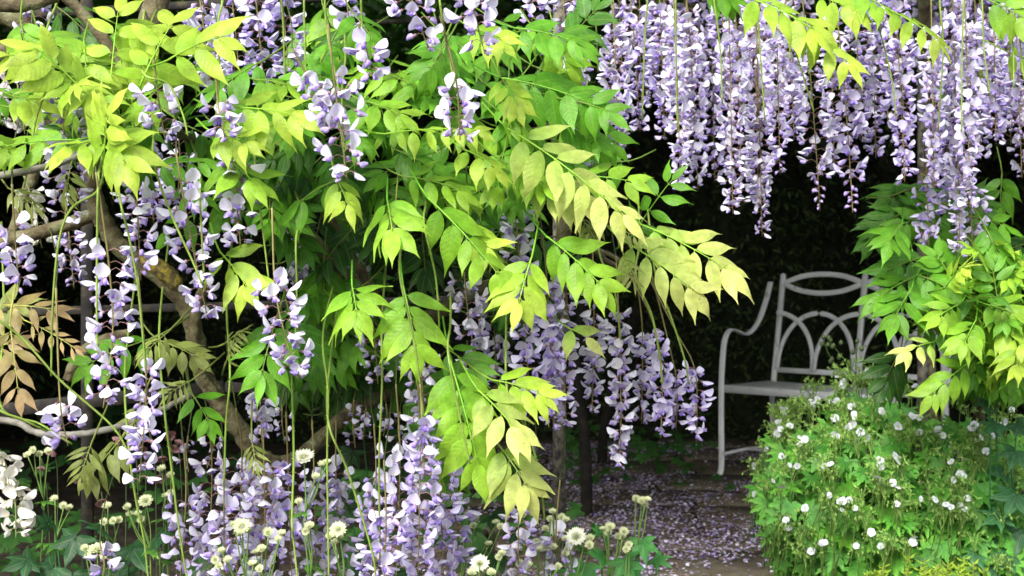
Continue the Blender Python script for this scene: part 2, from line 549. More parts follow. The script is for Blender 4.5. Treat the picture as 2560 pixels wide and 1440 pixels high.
# ------------------------------------------------------------------ wisteria flowers
def pod(mb, p0, p1, h, w, c0, c1, rings=4, sides=6, upv=np.array((0, 0, 1.0)), bend=0.0):
    p0, p1 = np.array(p0, float), np.array(p1, float)
    d = nrm(p1 - p0); u = nrm(upv - d * np.dot(upv, d)); s = np.cross(u, d)
    V = [p0]; C = [c0]
    for i in range(1, rings + 1):
        t = i / (rings + 1); r = math.sin(math.pi * t ** .8) ** .75
        c = p0 + (p1 - p0) * t + u * bend * math.sin(math.pi * t)
        for k in range(sides):
            a = 2 * math.pi * k / sides
            V.append(c + u * math.cos(a) * r * h + s * math.sin(a) * r * w)
            C.append(np.array(c0) * (1 - t) + np.array(c1) * t)
    V.append(p1); C.append(c1)
    t = []
    for k in range(sides):
        t.append((0, 1 + (k + 1) % sides, 1 + k))
    for i in range(rings - 1):
        for k in range(sides):
            p, q = 1 + i * sides + k, 1 + i * sides + (k + 1) % sides
            t += [(p, q, q + sides), (p, q + sides, p + sides)]
    e = len(V) - 1
    for k in range(sides):
        t.append((1 + (rings - 1) * sides + k, 1 + (rings - 1) * sides + (k + 1) % sides, e))
    mb.add(V, t, np.array(C))


def petal_grid(mb, w_table, length, origin, d, s, n, curl, cup, cfun, notch=0.0):
    nv, nu = len(w_table), 5
    V, C, t = [], [], []
    for i in range(nv):
        f = i / (nv - 1)
        for k in range(nu):
            u = -1 + 2 * k / (nu - 1)
            x = f - notch * (1 - abs(u)) * f ** 6
            y = u * w_table[i]
            z = cup * u * u * w_table[i] + curl * f * f
            V.append(np.array(origin) + length * (d * x + s * y + n * z)); C.append(cfun(f, abs(u)))
    for i in range(nv - 1):
        for k in range(nu - 1):
            a = i * nu + k
            t += [(a, a + 1, a + nu + 1), (a, a + nu + 1, a + nu)]
    mb.add(V, t, np.array(C))


def flower_open(cls, seed):
    r = np.random.default_rng(seed)
    mb = MB()
    v = r.uniform(0, 1)
    if cls == 'lilac':
        edge = np.array((.88, .88, .97)) * (1 - .30 * v) + np.array((.62, .58, .90)) * .30 * v
        inner = np.array((.83, .80, .96)); eye = np.array((.80, .78, .60)); keel0 = np.array((.74, .67, .92)); keel1 = np.array((.19, .09, .60)); wing = np.array((.54, .44, .84)); caly = np.array((.42, .25, .32))
    else:
        edge = np.array((.80, .79, .72)); inner = edge * .95; eye = np.array((.75, .74, .45)); keel0 = edge; keel1 = np.array((.78, .75, .55)); wing = edge; caly = np.array((.35, .36, .2))
    tip = math.radians(r.uniform(5, 105))                 # how far the banner stands back
    d = np.array((math.cos(tip), 0, math.sin(tip))); s = np.array((0, 1.0, 0)); n = np.cross(s, d) * -1
    W = np.array((.10, .37, .51, .49, .36, .12)) * r.uniform(.9, 1.08)
    petal_grid(mb, W, 1.0 * r.uniform(.85, 1.05), (0.02, 0, .04), d, s, -n, r.uniform(-.10, .35), r.uniform(.45, 1.15),
               lambda f, u: (eye if f < .3 and u < .3 else inner * (1 - min(1, f * 1.3)) + edge * min(1, f * 1.3)), notch=.06)
    kd = math.radians(r.uniform(-50, -8))
    k1 = np.array((math.cos(kd), 0, math.sin(kd))) * .64
    pod(mb, (0.03, 0, -.02), k1, .185, .145, keel0, keel1, 3, 6, bend=-.06)
    for sg in (-1, 1):
        o = r.uniform(.10, .24)
        wd = nrm(k1 + np.array((.05, sg * o, r.uniform(-.02, .12))))
        ws = nrm(np.array((0, sg * .25, 1.0))); ws = nrm(ws - wd * np.dot(ws, wd))
        petal_grid(mb, np.array((.08, .20, .22, .10)), .62, (0.03, sg * .07, 0), wd, ws, np.array((0, sg * 1.0, 0)), .10, -.3,
                   lambda f, u: keel0 * (1 - f) + wing * f)
    pod(mb, (-.14, 0, .0), (.10, 0, .0), .12, .12, caly, caly * 1.15, 2, 5)
    return mb


def flower_bud(cls, seed):
    r = np.random.default_rng(seed)
    mb = MB()
    if cls == 'lilac':
        c0, c1, cal = np.array((.66, .56, .84)), np.array((.40, .30, .72)), np.array((.38, .23, .28))
    else:
        c0, c1, cal = np.array((.74, .74, .6)), np.array((.74, .72, .55)), np.array((.35, .36, .2))
    e = r.uniform(-.8, -.2)
    pod(mb, (0, 0, 0), np.array((math.cos(e), 0, math.sin(e))) * .62, .19, .15, c0, c1, 3, 6, bend=.08)
    pod(mb, (-.12, 0, 0), (.14, 0, -.03), .12, .12, cal, cal, 2, 5)
    return mb


FLOWERS = {}
for _c in ('lilac', 'white'):
    FLOWERS[_c] = {}
    for _k, _fn, _n in (('open', flower_open, 12), ('bud', flower_bud, 4)):
        FLOWERS[_c][_k] = []
        for _s in range(_n):
            _mb = _fn(_c, 100 + _s)
            FLOWERS[_c][_k].append((np.concatenate(_mb.v), np.concatenate(_mb.t), np.concatenate(_mb.c), _mb.mesh('flower', M_PETAL)))

# ------------------------------------------------------------------ ground, flagstones
mb = MB()
S = 60.0
gx = np.concatenate([[-S, -20], np.linspace(-6, 6, 49), [20, S]]); gy = np.concatenate([[-S, -10, 0], np.linspace(2, 9, 29), [20, S]])
GX, GY = np.meshgrid(gx, gy, indexing='ij')
GZ = np.where((abs(GX) < 6) & (GY > 2) & (GY < 9), 0.012 * np.sin(GX * 2.1 + GY) + 0.010 * np.sin(GY * 3.3 - GX * 1.3) - .03, -.03)
nx, ny = GX.shape
tri = []
for i in range(nx - 1):
    for j in range(ny - 1):
        a = i * ny + j
        tri += [(a, a + ny, a + ny + 1), (a, a + ny + 1, a + 1)]
mb.add(np.stack([GX, GY, GZ], -1).reshape(-1, 3), tri, (.04, .03, .02))
ground = build('ground', mb, M_SOIL, kind='structure')

path = bpy.data.objects.new('path', None); COL.objects.link(path); path['kind'] = 'structure'
y0 = 3.9
row = 0
while y0 < 8.1:
    dpt = rnd(.42, .62); x0 = -0.55 + (row % 2) * .22 + rnd(-.06, .06)
    while x0 < 2.7:
        wd = rnd(.45, .8)
        m = .018
        hh = rnd(-.004, .004)
        cor = [(x0 + m, y0 + m), (x0 + wd - m, y0 + m), (x0 + wd - m, y0 + dpt - m), (x0 + m, y0 + dpt - m)]
        cor = [np.array((x + rnd(-.014, .014), y + rnd(-.014, .014))) for x, y in cor]
        ctr = sum(cor) / 4
        low, up_, top = [], [], []
        ring = []
        for i in range(4):
            a, b = cor[i], cor[(i + 1) % 4]
            for f in (.06, .35, .65, .94):
                ring.append(a * (1 - f) + b * f + rng.normal(0, .004, 2))
        V = []
        for r_, z_ in ((1.0, -.06), (1.0, hh - .010), (.975, hh)):
            for q in ring:
                e = ctr + (q - ctr) * r_
                V.append((e[0], e[1], z_ + (rnd(-.002, .002) if r_ < 1 else 0)))
        V.append((ctr[0], ctr[1], hh + rnd(-.004, .001)))
        t = []; k = len(ring)
        for lv in range(2):
            for i in range(k):
                a, b = lv * k + i, lv * k + (i + 1) % k
                t += [(a, b, b + k), (a, b + k, a + k)]
        for i in range(k):
            t.append((2 * k + i, 2 * k + (i + 1) % k, 3 * k))
        sm = MB().add(V, t, (.09, .075, .05))
        build('flagstone', sm, M_SLAB, path, smooth=False)
        x0 += wd
    y0 += dpt; row += 1

# ------------------------------------------------------------------ dark hedge behind; side hedges and leafy roof added to block light
def leaf_cards(n, P, Nrm, size, colA, colB, jitter=.8, asp=.5):
    """n small pointed leaves (two triangles folded at the midrib) at points P facing about Nrm"""
    d = rng.normal(0, 1, (n, 3)); nn = Nrm + rng.normal(0, jitter, (n, 3))
    nn /= np.linalg.norm(nn, axis=1, keepdims=True)
    d -= nn * np.sum(d * nn, 1, keepdims=True); d /= np.linalg.norm(d, axis=1, keepdims=True)
    s = np.cross(nn, d); sz = (size * rng.uniform(.6, 1.35, n))[:, None]
    V = np.stack([P, P + d * sz * .45 + s * sz * asp * .5 + nn * sz * .12, P + d * sz, P + d * sz * .45 - s * sz * asp * .5 + nn * sz * .12], 1).reshape(-1, 3)
    b = np.arange(n)[:, None] * 4
    t = np.concatenate([b + np.array((0, 1, 2)), b + np.array((0, 2, 3))], 0)
    k = rng.uniform(0, 1, (n, 1)) ** 1.5
    c = np.repeat(np.array(colA) * (1 - k) + np.array(colB) * k, 4, 0)
    return V, t, c


def hedge_wall(x0, x1, y0, y1, ztop, n, label, ax):
    """lumpy clipped wall of yew; ax is the direction it faces"""
    root = thing('yew_hedge', ((x0 + x1) / 2, (y0 + y1) / 2, 0), label, 'hedge')
    core = MB()
    bx = [(x0, y0), (x1, y0), (x1, y1), (x0, y1)]
    V = [(x, y, z) for z in (-.05, ztop) for x, y in bx]
    t = [(0, 1, 5), (0, 5, 4), (1, 2, 6), (1, 6, 5), (2, 3, 7), (2, 7, 6), (3, 0, 4), (3, 4, 7), (4, 5, 6), (4, 6, 7)]
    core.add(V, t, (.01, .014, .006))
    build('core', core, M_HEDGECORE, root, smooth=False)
    fol = MB()
    if abs(ax[1]) > .5:
        P = np.stack([rng.uniform(x0, x1, n), np.full(n, y0 if ax[1] < 0 else y1), rng.uniform(0, ztop, n)], 1)
        bulge = .10 * np.sin(P[:, 0] * 4.1) * np.sin(P[:, 2] * 5.3 + 1) + .06 * np.sin(P[:, 0] * 11 + P[:, 2] * 7)
        P[:, 1] += ax[1] * (.10 + bulge + rng.uniform(-.10, .06, n))
    else:
        P = np.stack([np.full(n, x1 if ax[0] > 0 else x0), rng.uniform(y0, y1, n), rng.uniform(0, ztop, n)], 1)
        bulge = .10 * np.sin(P[:, 1] * 4.1) * np.sin(P[:, 2] * 5.3 + 1)
        P[:, 0] += ax[0] * (.10 + bulge + rng.uniform(-.10, .06, n))
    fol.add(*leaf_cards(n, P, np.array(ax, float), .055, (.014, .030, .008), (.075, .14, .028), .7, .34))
    build('foliage', fol, M_HERB, root, kind='stuff')


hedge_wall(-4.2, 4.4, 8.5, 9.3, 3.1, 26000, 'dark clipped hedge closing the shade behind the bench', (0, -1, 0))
hedge_wall(-4.2, -3.4, 2.9, 8.5, 3.1, 9000, 'unseen dark hedge wall added beyond the iron rail to darken the arbour', (1, 0, 0))  # out of view, added to stop light entering from the left
hedge_wall(3.4, 4.4, 3.6, 8.5, 3.1, 7000, 'dark hedge wall added beyond the geranium to darken the arbour', (-1, 0, 0))  # added to stop light entering from the right

n = 42000
P = np.stack([rng.uniform(-3.8, 3.8, n), rng.uniform(2.95, 8.8, n), rng.uniform(0, 1, n)], 1)
edge = np.clip((P[:, 1] - 2.95) / .8, 0, 1)
P[:, 2] = 1.86 + .25 * edge + P[:, 2] * .34 + .10 * np.sin(P[:, 0] * 2.3) * np.sin(P[:, 1] * 1.9)
mb = MB()
mb.add(*leaf_cards(n, P, np.array((0, 0, 1.0)), .115, (.030, .10, .010), (.09, .22, .02), .55, .55))
roof = build('shade_canopy', mb, M_HERB)  # leaf layer added overhead to keep the sky off the interior
tag(roof, 'dense leafy roof added above the bench to shade it', 'foliage', kind='stuff')

# ------------------------------------------------------------------ iron arbour
arb = thing('iron_arbour', at(1398, 1900, 3.05) * np.array((1, 1, 0)), 'weathered dark iron arbour frame carrying the wisteria beside the bench', 'arbour')
IC = (.03, .03, .03)


def iron_post(px, Y, z1, r=.0125):
    p = at(px, 703, Y); mb = MB()
    bar(mb, [(p[0], p[1], -.06), (p[0], p[1], z1 * .5), (p[0], p[1], z1)], r * 2, r * 2, IC, np.array((.9, .35, 0)))
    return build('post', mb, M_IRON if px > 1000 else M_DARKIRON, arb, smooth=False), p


_, pA = iron_post(1398, 3.05, 1.72)
_, pB = iron_post(2308, 3.55, 1.75)
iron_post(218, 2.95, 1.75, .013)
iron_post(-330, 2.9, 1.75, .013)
for zoff in (0,):
    th = np.linspace(0, math.pi, 17)
    mb = MB()
    mid = (pA + pB) / 2; hw = (pB - pA) / 2
    bar(mb, [(mid[0] - hw[0] * math.cos(a), mid[1] - hw[1] * math.cos(a), 1.70 + .28 * math.sin(a)) for a in th], .02, .02, IC, np.array((0, 1.0, 0)))
    build('arch', mb, M_IRON, arb, smooth=False)


def iron_rail(p, q, w, d, name='rail'):
    mb = MB()
    bar(mb, [p, (np.asarray(p) + q) / 2, q], w, d, IC, np.array((0, 0, 1.0)))
    build(name, mb, M_DARKIRON, arb, smooth=False)


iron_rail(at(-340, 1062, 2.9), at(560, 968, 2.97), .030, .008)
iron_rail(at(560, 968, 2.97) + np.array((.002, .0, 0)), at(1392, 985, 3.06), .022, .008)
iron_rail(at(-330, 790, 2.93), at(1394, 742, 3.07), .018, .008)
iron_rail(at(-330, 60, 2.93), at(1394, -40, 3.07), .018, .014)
# hoops and runners that carry the added roof back over the bench
for k, yy in enumerate((4.4, 5.8, 7.2)):
    mb = MB()
    bar(mb, [(-3.2, yy, 1.95), (0, yy, 2.1), (3.2, yy, 1.95)], .02, .02, IC, np.array((0, 1.0, 0)))
    build('cross_bar', mb, M_IRON, arb, smooth=False)

# ------------------------------------------------------------------ garden bench
def make_bench():
    O = at(1807, 1189, 6.8); O[2] = 0.0
    th = math.radians(45)
    ex = np.array((math.cos(th), -math.sin(th), 0)); ey = np.array((math.sin(th), math.cos(th), 0))   # along the seat, towards the back
    root = thing('garden_bench', O, 'grey-white painted metal garden bench with arched back in deep shade', 'bench')
    W, D = .97, .45

    def p(x, y, z): return O + ex * x + ey * y + UP * z
    c = (.6, .6, .6)

    def flat(name, pts, w=.028, d=.009, wd=None, k=8, parent=root):
        mb = MB(); P = spline(pts, k) if len(pts) > 2 else np.array(pts)
        if len(P) == 2: P = np.array([P[0], (P[0] + P[1]) / 2, P[1]])
        bar(mb, P, w, d, c, ex if wd is None else wd)
        return build(name, mb, M_BENCH, parent, smooth=False)
    zs = .445
    for xs in (0, W):
        # front leg rises past the seat into the arm and sweeps back up to the back post
        sx = xs
        flat('arm', [p(sx, -.06, .0), p(sx, -.022, .012), p(sx, -.01, .08), p(sx, -.012, .25), p(sx, -.012, zs), p(sx, .0, .60), p(sx, .02, .685), p(sx, .065, .725), p(sx, .13, .715), p(sx, .21, .70),
                     p(sx, .30, .755), p(sx, .37, .86), p(sx, .415, .965)], .031, .010, ex, 8)
        flat('leg', [p(sx, .47, 0), p(sx, .44, .22), p(sx, D - .02, zs - .01)], .030, .012, ex, 6)
        flat('foot', [p(sx, .40, .004), p(sx, .44, .004), p(sx, .475, .004)], .03, .008, ex, 3)
        mb = MB(); tube(mb, [p(sx, -.006, .105), p(sx, .22, .115), p(sx, .455, .105)], .0075, c, 8)
        build('side_stretcher', mb, M_BENCH, root)
    mb = MB(); tube(mb, [p(.0, .20, .115), p(W / 2, .24, .112), p(W, .20, .115)], .0075, c, 8)
    build('long_stretcher', mb, M_BENCH, root)
    # seat frame and slats
    flat('seat_frame', [p(.012, -.004, zs - .012), p(W - .012, -.004, zs - .012)], .036, .008, UP)
    flat('seat_frame', [p(.012, D - .01, zs - .02), p(W - .012, D - .01, zs - .02)], .030, .008, UP)
    for i in range(7):
        y = .022 + i * .060
        flat('slat', [p(-.004, y, zs + .004), p(W + .004, y, zs + .004 - .002 * i)], .046, .006, ey)

    # back: posts lean a little
    def b(x, z): return p(x, D - .005 + (z - zs) * .16, z)
    nrmb = nrm(np.cross(ex, b(0, 1.0) - b(0, .5)))
    for xs in (0, W / 2, W):
        flat('back_post', [b(xs, zs - .04), b(xs, .75), b(xs, 1.0)], .030, .016, ex)
        mb = MB(); q = b(xs, 1.0)
        pod(mb, q - UP * .010, q + UP * .014, .016, .016, np.array(c), np.array(c), 3, 8, upv=ey)
        build('finial', mb, M_BENCH, root)
    off = -nrmb * 0
    bay = W / 2
    for k in range(2):
        xa, xb = k * bay + .012, (k + 1) * bay - .012; xm = (xa + xb) / 2
        up = [b(xa, .962), b(xa + bay * .22, .995), b(xm, 1.006), b(xb - bay * .22, .995), b(xb, .962)]
        dn = [b(xa, .955) - ey * .004, b(xa + bay * .22, .921) - ey * .004, b(xm, .908) - ey * .004, b(xb - bay * .22, .921) - ey * .004, b(xb, .955) - ey * .004]
        zd = nrm(b(0, 1) - b(0, 0))
        flat('top_rail', up, .026, .008, zd)
        flat('top_rail', dn, .026, .008, zd)
        flat('lower_rail', [b(xa, zs + .062), b(xb, zs + .062)], .026, .008, zd)
    zb, zt = zs + .064, .805
    e = -ey * .010

    def arch(x0, x1, full=(0, math.pi), dz=0, o=e):
        xm, hw = (x0 + x1) / 2, (x1 - x0) / 2
        pts = []
        for a in np.linspace(full[0], full[1], 17):
            sx, sz = -math.cos(a), math.sin(a)
            pts.append(b(xm + hw * sx, zb + (zt - zb) * (abs(sz) ** .86 if sz > 0 else 0)) + o)
        flat('arch', pts, .024, .008, ex, 3)
    aw = bay * .92
    for k in range(2):
        x0 = k * bay
        arch(x0 + bay * .04, x0 + bay * .96)
    arch(-bay * .5 - .01 + 0.0, bay * .49, (math.pi / 2, math.pi), o=e * 2)
    arch(bay * .51, bay * 1.49, o=e * 2)
    arch(bay * 1.51, bay * 2.5 + .01, (0, math.pi / 2), o=e * 2)
    return root


make_bench()

# ------------------------------------------------------------------ the big wisteria
V1 = Vine('wisteria_vine', at(690, 1900, 2.35) * np.array((1, 1, 0)), 'sprawling lilac wisteria with bent lichened trunk and lime green leaves', 'wisteria', 290, 290)
g = lambda pts, Y: [(x, y, Y) for x, y in pts]
V1.branch([(700, 2600, 2.5), (640, 1900, 2.48), (655, 1500, 2.42), (690, 1165, 2.32)], [.030, .026, .021], name='trunk')
V1.branch([(690, 1165, 2.32), (645, 1140, 2.31), (600, 1075, 2.3), (545, 1000, 2.29), (505, 925, 2.28), (488, 840, 2.28), (462, 760, 2.28), (400, 690, 2.28), (310, 625, 2.28), (262, 560, 2.28), (238, 500, 2.28), (228, 420, 2.3)],
          [.017, .0165, .016, .0155, .015, .0155, .016, .016, .017], name='trunk', sides=12)
V1.branch([(690, 1165, 2.32), (750, 1145, 2.34), (815, 1085, 2.4), (890, 1020, 2.45), (990, 985, 2.5), (1130, 1000, 2.6), (1290, 960, 2.75)], [.016, .014, .013, .012, .009])
V1.branch([(520, 700, 2.27), (492, 770, 2.255), (484, 850, 2.25), (500, 930, 2.255), (540, 985, 2.27)], [.009, .009, .008, .0075])
V1.branch([(-60, 625, 2.3), (40, 595, 2.29), (140, 570, 2.29), (240, 535, 2.285)], [.011, .0115, .012])
V1.branch([(600, 455, 2.25), (660, 500, 2.27), (760, 580, 2.3), (860, 680, 2.33), (960, 780, 2.36), (1060, 900, 2.4)], [.011, .012, .0115, .011, .009])
V1.branch([(800, 500, 2.45), (850, 600, 2.45), (910, 690, 2.45), (960, 780, 2.5)], [.011, .010, .010])
V1.branch([(228, 430, 2.3), (250, 330, 2.32), (285, 220, 2.35), (350, 110, 2.4), (420, -60, 2.45)], [.015, .014, .019, .021, .022])
V1.branch([(140, -30, 2.2), (230, 60, 2.2), (300, 160, 2.2), (350, 240, 2.22), (420, 315, 2.25), (480, 350, 2.3)], [.009, .010, .0095, .008])
V1.branch([(-60, 10, 2.5), (60, 60, 2.5), (30, 120, 2.5), (-60, 160, 2.5)], [.022, .020, .018])
V1.branch([(-40, 10, 2.3), (60, 12, 2.3), (140, -10, 2.3)], [.012, .012, .012])
V1.branch([(80, 150, 2.6), (90, 250, 2.6), (130, 300, 2.6), (90, 420, 2.6), (50, 520, 2.6), (20, 640, 2.6)], [.012, .012, .011, .010])
V1.branch([(170, 950, 2.6), (200, 890, 2.6), (260, 850, 2.6), (330, 830, 2.6)], [.012, .011, .008])
V1.branch([(1300, 360, 2.5), (1340, 335, 2.48), (1390, 325, 2.48), (1420, 345, 2.5)], [.012, .013, .014, .012])
V1.branch([(1425, 300, 2.75), (1418, 420, 2.75), (1410, 560, 2.78), (1400, 700, 2.8), (1420, 900, 2.85)], [.018, .017, .015, .013])
V1.branch([(1478, 440, 2.45), (1484, 520, 2.45), (1478, 590, 2.45), (1500, 640, 2.42), (1540, 665, 2.4)], [.006, .006, .007, .004])
V1.branch([(1470, 620, 2.45), (1520, 635, 2.43), (1560, 660, 2.42), (1600, 690, 2.4)], [.005, .004, .003])
V1.branch([(860, 480, 2.4), (980, 490, 2.42), (1080, 460, 2.4)], [.008, .008, .006])
V1.branch([(1000, 800, 2.55), (1080, 790, 2.55), (1160, 740, 2.55), (1250, 700, 2.6)], [.014, .014, .012])
for pts, r in (([(-40, 1048, 2.15), (40, 1056, 2.15), (95, 1082, 2.14), (190, 1086, 2.13), (290, 1068, 2.14), (390, 1030, 2.16), (480, 985, 2.2)], [.0055, .0055, .005, .0045]),
               ([(-40, 445, 2.05), (40, 432, 2.05), (120, 415, 2.05), (230, 380, 2.1)], [.006, .0055, .005])):
    V1.branch(pts, r, M_GREYBARK, sides=8)
mb = MB()
P = spline([at(*q) for q in ((352, 645, 2.267), (392, 672, 2.266), (425, 700, 2.266), (448, 728, 2.268))], 6)
tube(mb, P + np.array((.002, -.003, .004)), np.interp(np.linspace(0, 1, len(P)), [0, .12, .5, .88, 1], [.006, .0135, .0150, .0135, .005]), (.3, .25, .05), 14, .07)
build('lichen_patch', mb, M_LICHEN, V1.root)

# explicit compound leaves: base, tip (px), distance, tip nearer/farther, pairs, leaflet px, colour, own leaflets
LEAVES = [
    (275, 215, 300, -20, 2.05, .02, 5, 105, 'Y', 1), (215, 235, 50, 80, 2.0, -.03, 5, 120, 'Y', 1), (190, 190, -20, 120, 2.05, -.03, 4, 100, 'Y', 0),
    (150, 240, 215, 190, 1.98, -.05, 3, 90, 'Y', 0), (360, 190, 455, 10, 2.0, .02, 3, 130, 'Y', 1), (420, 150, 590, 70, 1.95, -.03, 3, 120, 'Y', 1),
    (258, 410, 272, 245, 1.92, -.03, 6, 118, 'Y', 1), (258, 330, 335, 430, 1.93, -.06, 4, 125, 'Y', 1),
    (250, 350, 140, 375, 1.95, -.03, 3, 105, 'Y', 0), (190, 350, -40, 370, 1.98, -.02, 5, 95, 'y', 1), (-60, 330, 60, 400, 2.0, 0, 4, 80, 'y', 0),
    (382, 418, 545, 398, 2.05, -.01, 4, 82, 'G', 1), (560, 395, 655, 470, 2.0, -.04, 3, 115, 'y', 1), (660, 150, 500, 250, 2.1, -.03, 4, 100, 'G', 0),
    (540, 270, 790, 290, 1.98, -.05, 6, 110, 'Y', 1), (530, 330, 645, 365, 1.97, -.04, 4, 90, 'Y', 1), (790, 360, 640, 410, 2.15, -.02, 4, 85, 'g', 0),
    (830, 455, 720, 520, 2.05, -.03, 2, 110, 'G', 0), (480, 540, 400, 590, 2.15, 0, 1, 90, 'G', 0), (550, 630, 640, 745, 2.02, -.04, 4, 108, 'Y', 1),
    (1285, 70, 1480, 110, 2.1, -.03, 5, 105, 'G', 1), (1180, 70, 1280, 110, 2.0, -.04, 3, 90, 'Y', 0), (1255, 195, 1530, 270, 2.1, -.03, 6, 125, 'G', 1),
    (1390, 245, 1560, 285, 2.08, -.03, 4, 95, 'G', 0), (1060, 225, 870, 150, 2.1, 0, 4, 95, 'y', 0), (1250, 190, 1310, 290, 2.02, -.04, 4, 75, 'Y', 0),
    (960, 335, 1225, 325, 2.03, -.05, 7, 65, 'Y', 1), (1155, 372, 1265, 430, 2.03, -.04, 3, 98, 'Y', 1), (990, 375, 1100, 430, 2.12, -.03, 4, 85, 'G', 0),
    (1268, 320, 1605, 570, 2.0, -.06, 8, 122, 'P', 1), (1400, 300, 1530, 370, 2.12, -.02, 4, 85, 'G', 0), (1395, 440, 1620, 455, 2.1, -.02, 5, 92, 'y', 1),
    (1585, 585, 1700, 420, 2.15, -.02, 5, 82, 'G', 1), (968, 500, 985, 605, 1.95, -.09, 5, 115, 'y', 1), (840, 445, 880, 530, 2.02, -.03, 3, 85, 'Y', 0),
    (1005, 440, 1195, 485, 2.08, -.03, 5, 85, 'y', 0), (1070, 495, 1290, 735, 2.0, -.05, 6, 115, 'y', 1), (1330, 640, 1285, 800, 1.98, -.05, 5, 108, 'Y', 1),
    (1365, 590, 1540, 745, 2.03, -.04, 6, 105, 'y', 1), (1555, 600, 1775, 755, 2.08, -.03, 6, 112, 'P', 1), (1600, 560, 1868, 700, 2.12, -.04, 7, 110, 'P', 1),
    (1008, 715, 1052, 925, 1.98, -.04, 6, 115, 'y', 1), (880, 715, 895, 800, 2.0, -.06, 4, 112, 'y', 1), (1115, 870, 1205, 940, 2.1, -.03, 3, 92, 'G', 0),
    (1125, 900, 1210, 1215, 1.97, -.04, 7, 122, 'y', 1), (1195, 975, 1320, 1105, 1.93, -.04, 4, 112, 'P', 1), (1245, 1110, 1345, 1255, 1.92, -.02, 4, 120, 'P', 1),
    (1230, 950, 1395, 995, 1.98, -.03, 4, 95, 'Y', 0), (690, 800, 640, 985, 2.05, -.04, 4, 110, 'G', 1), (730, 800, 820, 965, 2.2, -.03, 5, 100, 'g', 0),
    (385, 845, 180, 925, 2.2, -.02, 5, 95, 'G', 0), (395, 850, 520, 905, 2.12, -.02, 4, 75, 'O', 0), (480, 985, 535, 1075, 2.1, -.02, 3, 75, 'G', 0),
    (305, 1095, 200, 1225, 2.1, -.02, 5, 88, 'O', 0), (1420, 820, 1480, 850, 2.2, -.02, 1, 90, 'P', 0), (1500, 300, 1540, 390, 2.2, 0, 3, 80, 'G', 0),
    (640, 200, 745, 215, 2.08, -.03, 4, 95, 'y', 0), (880, 30, 955, 130, 2.12, -.02, 4, 95, 'G', 0), (820, 120, 770, 220, 2.15, 0, 4, 90, 'G', 0),
    (100, 80, 190, 170, 2.1, -.03, 4, 100, 'y', 0), (30, 240, 110, 260, 2.1, 0, 3, 90, 'Y', 0),
    (290, 60, 420, 100, 2.1, 0, 4, 95, 'Y', 0), (420, 200, 330, 290, 2.1, -.03, 4, 90, 'y', 0),
]
for a in LEAVES:
    V1.leaf(*a[:9], single=bool(a[9]))


def fill(V, n, poly, Yr, Lr, classes, pr=(3, 6), dirb=(0, .5), seedoff=0):
    """more leaves inside a pixel polygon, farther back"""
    poly = np.array(poly, float); x0, y0 = poly.min(0); x1, y1 = poly.max(0)
    k = 0
    while k < n:
        x, y = rnd(x0, x1), rnd(y0, y1)
        inside = False; j = len(poly) - 1
        for i in range(len(poly)):
            if (poly[i][1] > y) != (poly[j][1] > y) and x < (poly[j][0] - poly[i][0]) * (y - poly[i][1]) / (poly[j][1] - poly[i][1]) + poly[i][0]:
                inside = not inside
            j = i
        if not inside: continue
        k += 1
        Y = rnd(*Yr); L = rnd(*Lr)
        ang = rng.normal(math.pi / 2, .95) + dirb[0]
        ln = L * rnd(1.2, 2.2)
        dx, dy = math.cos(ang) * ln, math.sin(ang) * ln * rnd(.5, 1)
        V.leaf(x - dx / 2, y - dy / 2, x + dx / 2, y + dy / 2, Y, rnd(-.10, .03), int(rng.integers(*pr)), L, classes[int(rng.integers(len(classes)))])


fill(V1, 22, [(800, 60), (1480, 60), (1500, 400), (1240, 520), (720, 420), (720, 260)], (2.1, 2.25), (68, 90), 'GGyG')
fill(V1, 14, [(400, 290), (760, 290), (780, 560), (560, 540), (400, 420)], (2.2, 2.4), (75, 95), 'GGgy')
fill(V1, 10, [(30, 60), (440, 20), (440, 200), (300, 320), (60, 260)], (2.08, 2.2), (75, 95), 'YyY')
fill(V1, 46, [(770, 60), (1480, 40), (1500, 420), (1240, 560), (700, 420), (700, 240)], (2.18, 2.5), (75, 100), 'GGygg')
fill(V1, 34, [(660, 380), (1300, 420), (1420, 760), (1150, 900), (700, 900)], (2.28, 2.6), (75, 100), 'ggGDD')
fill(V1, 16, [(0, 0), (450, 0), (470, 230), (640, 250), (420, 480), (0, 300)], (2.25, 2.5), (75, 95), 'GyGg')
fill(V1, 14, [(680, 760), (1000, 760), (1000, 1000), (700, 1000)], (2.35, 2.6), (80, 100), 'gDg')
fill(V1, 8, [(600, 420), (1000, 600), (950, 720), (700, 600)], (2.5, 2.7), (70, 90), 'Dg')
fill(V1, 10, [(1050, 950), (1200, 950), (1150, 1250), (1080, 1250)], (2.3, 2.5), (90, 110), 'gG')

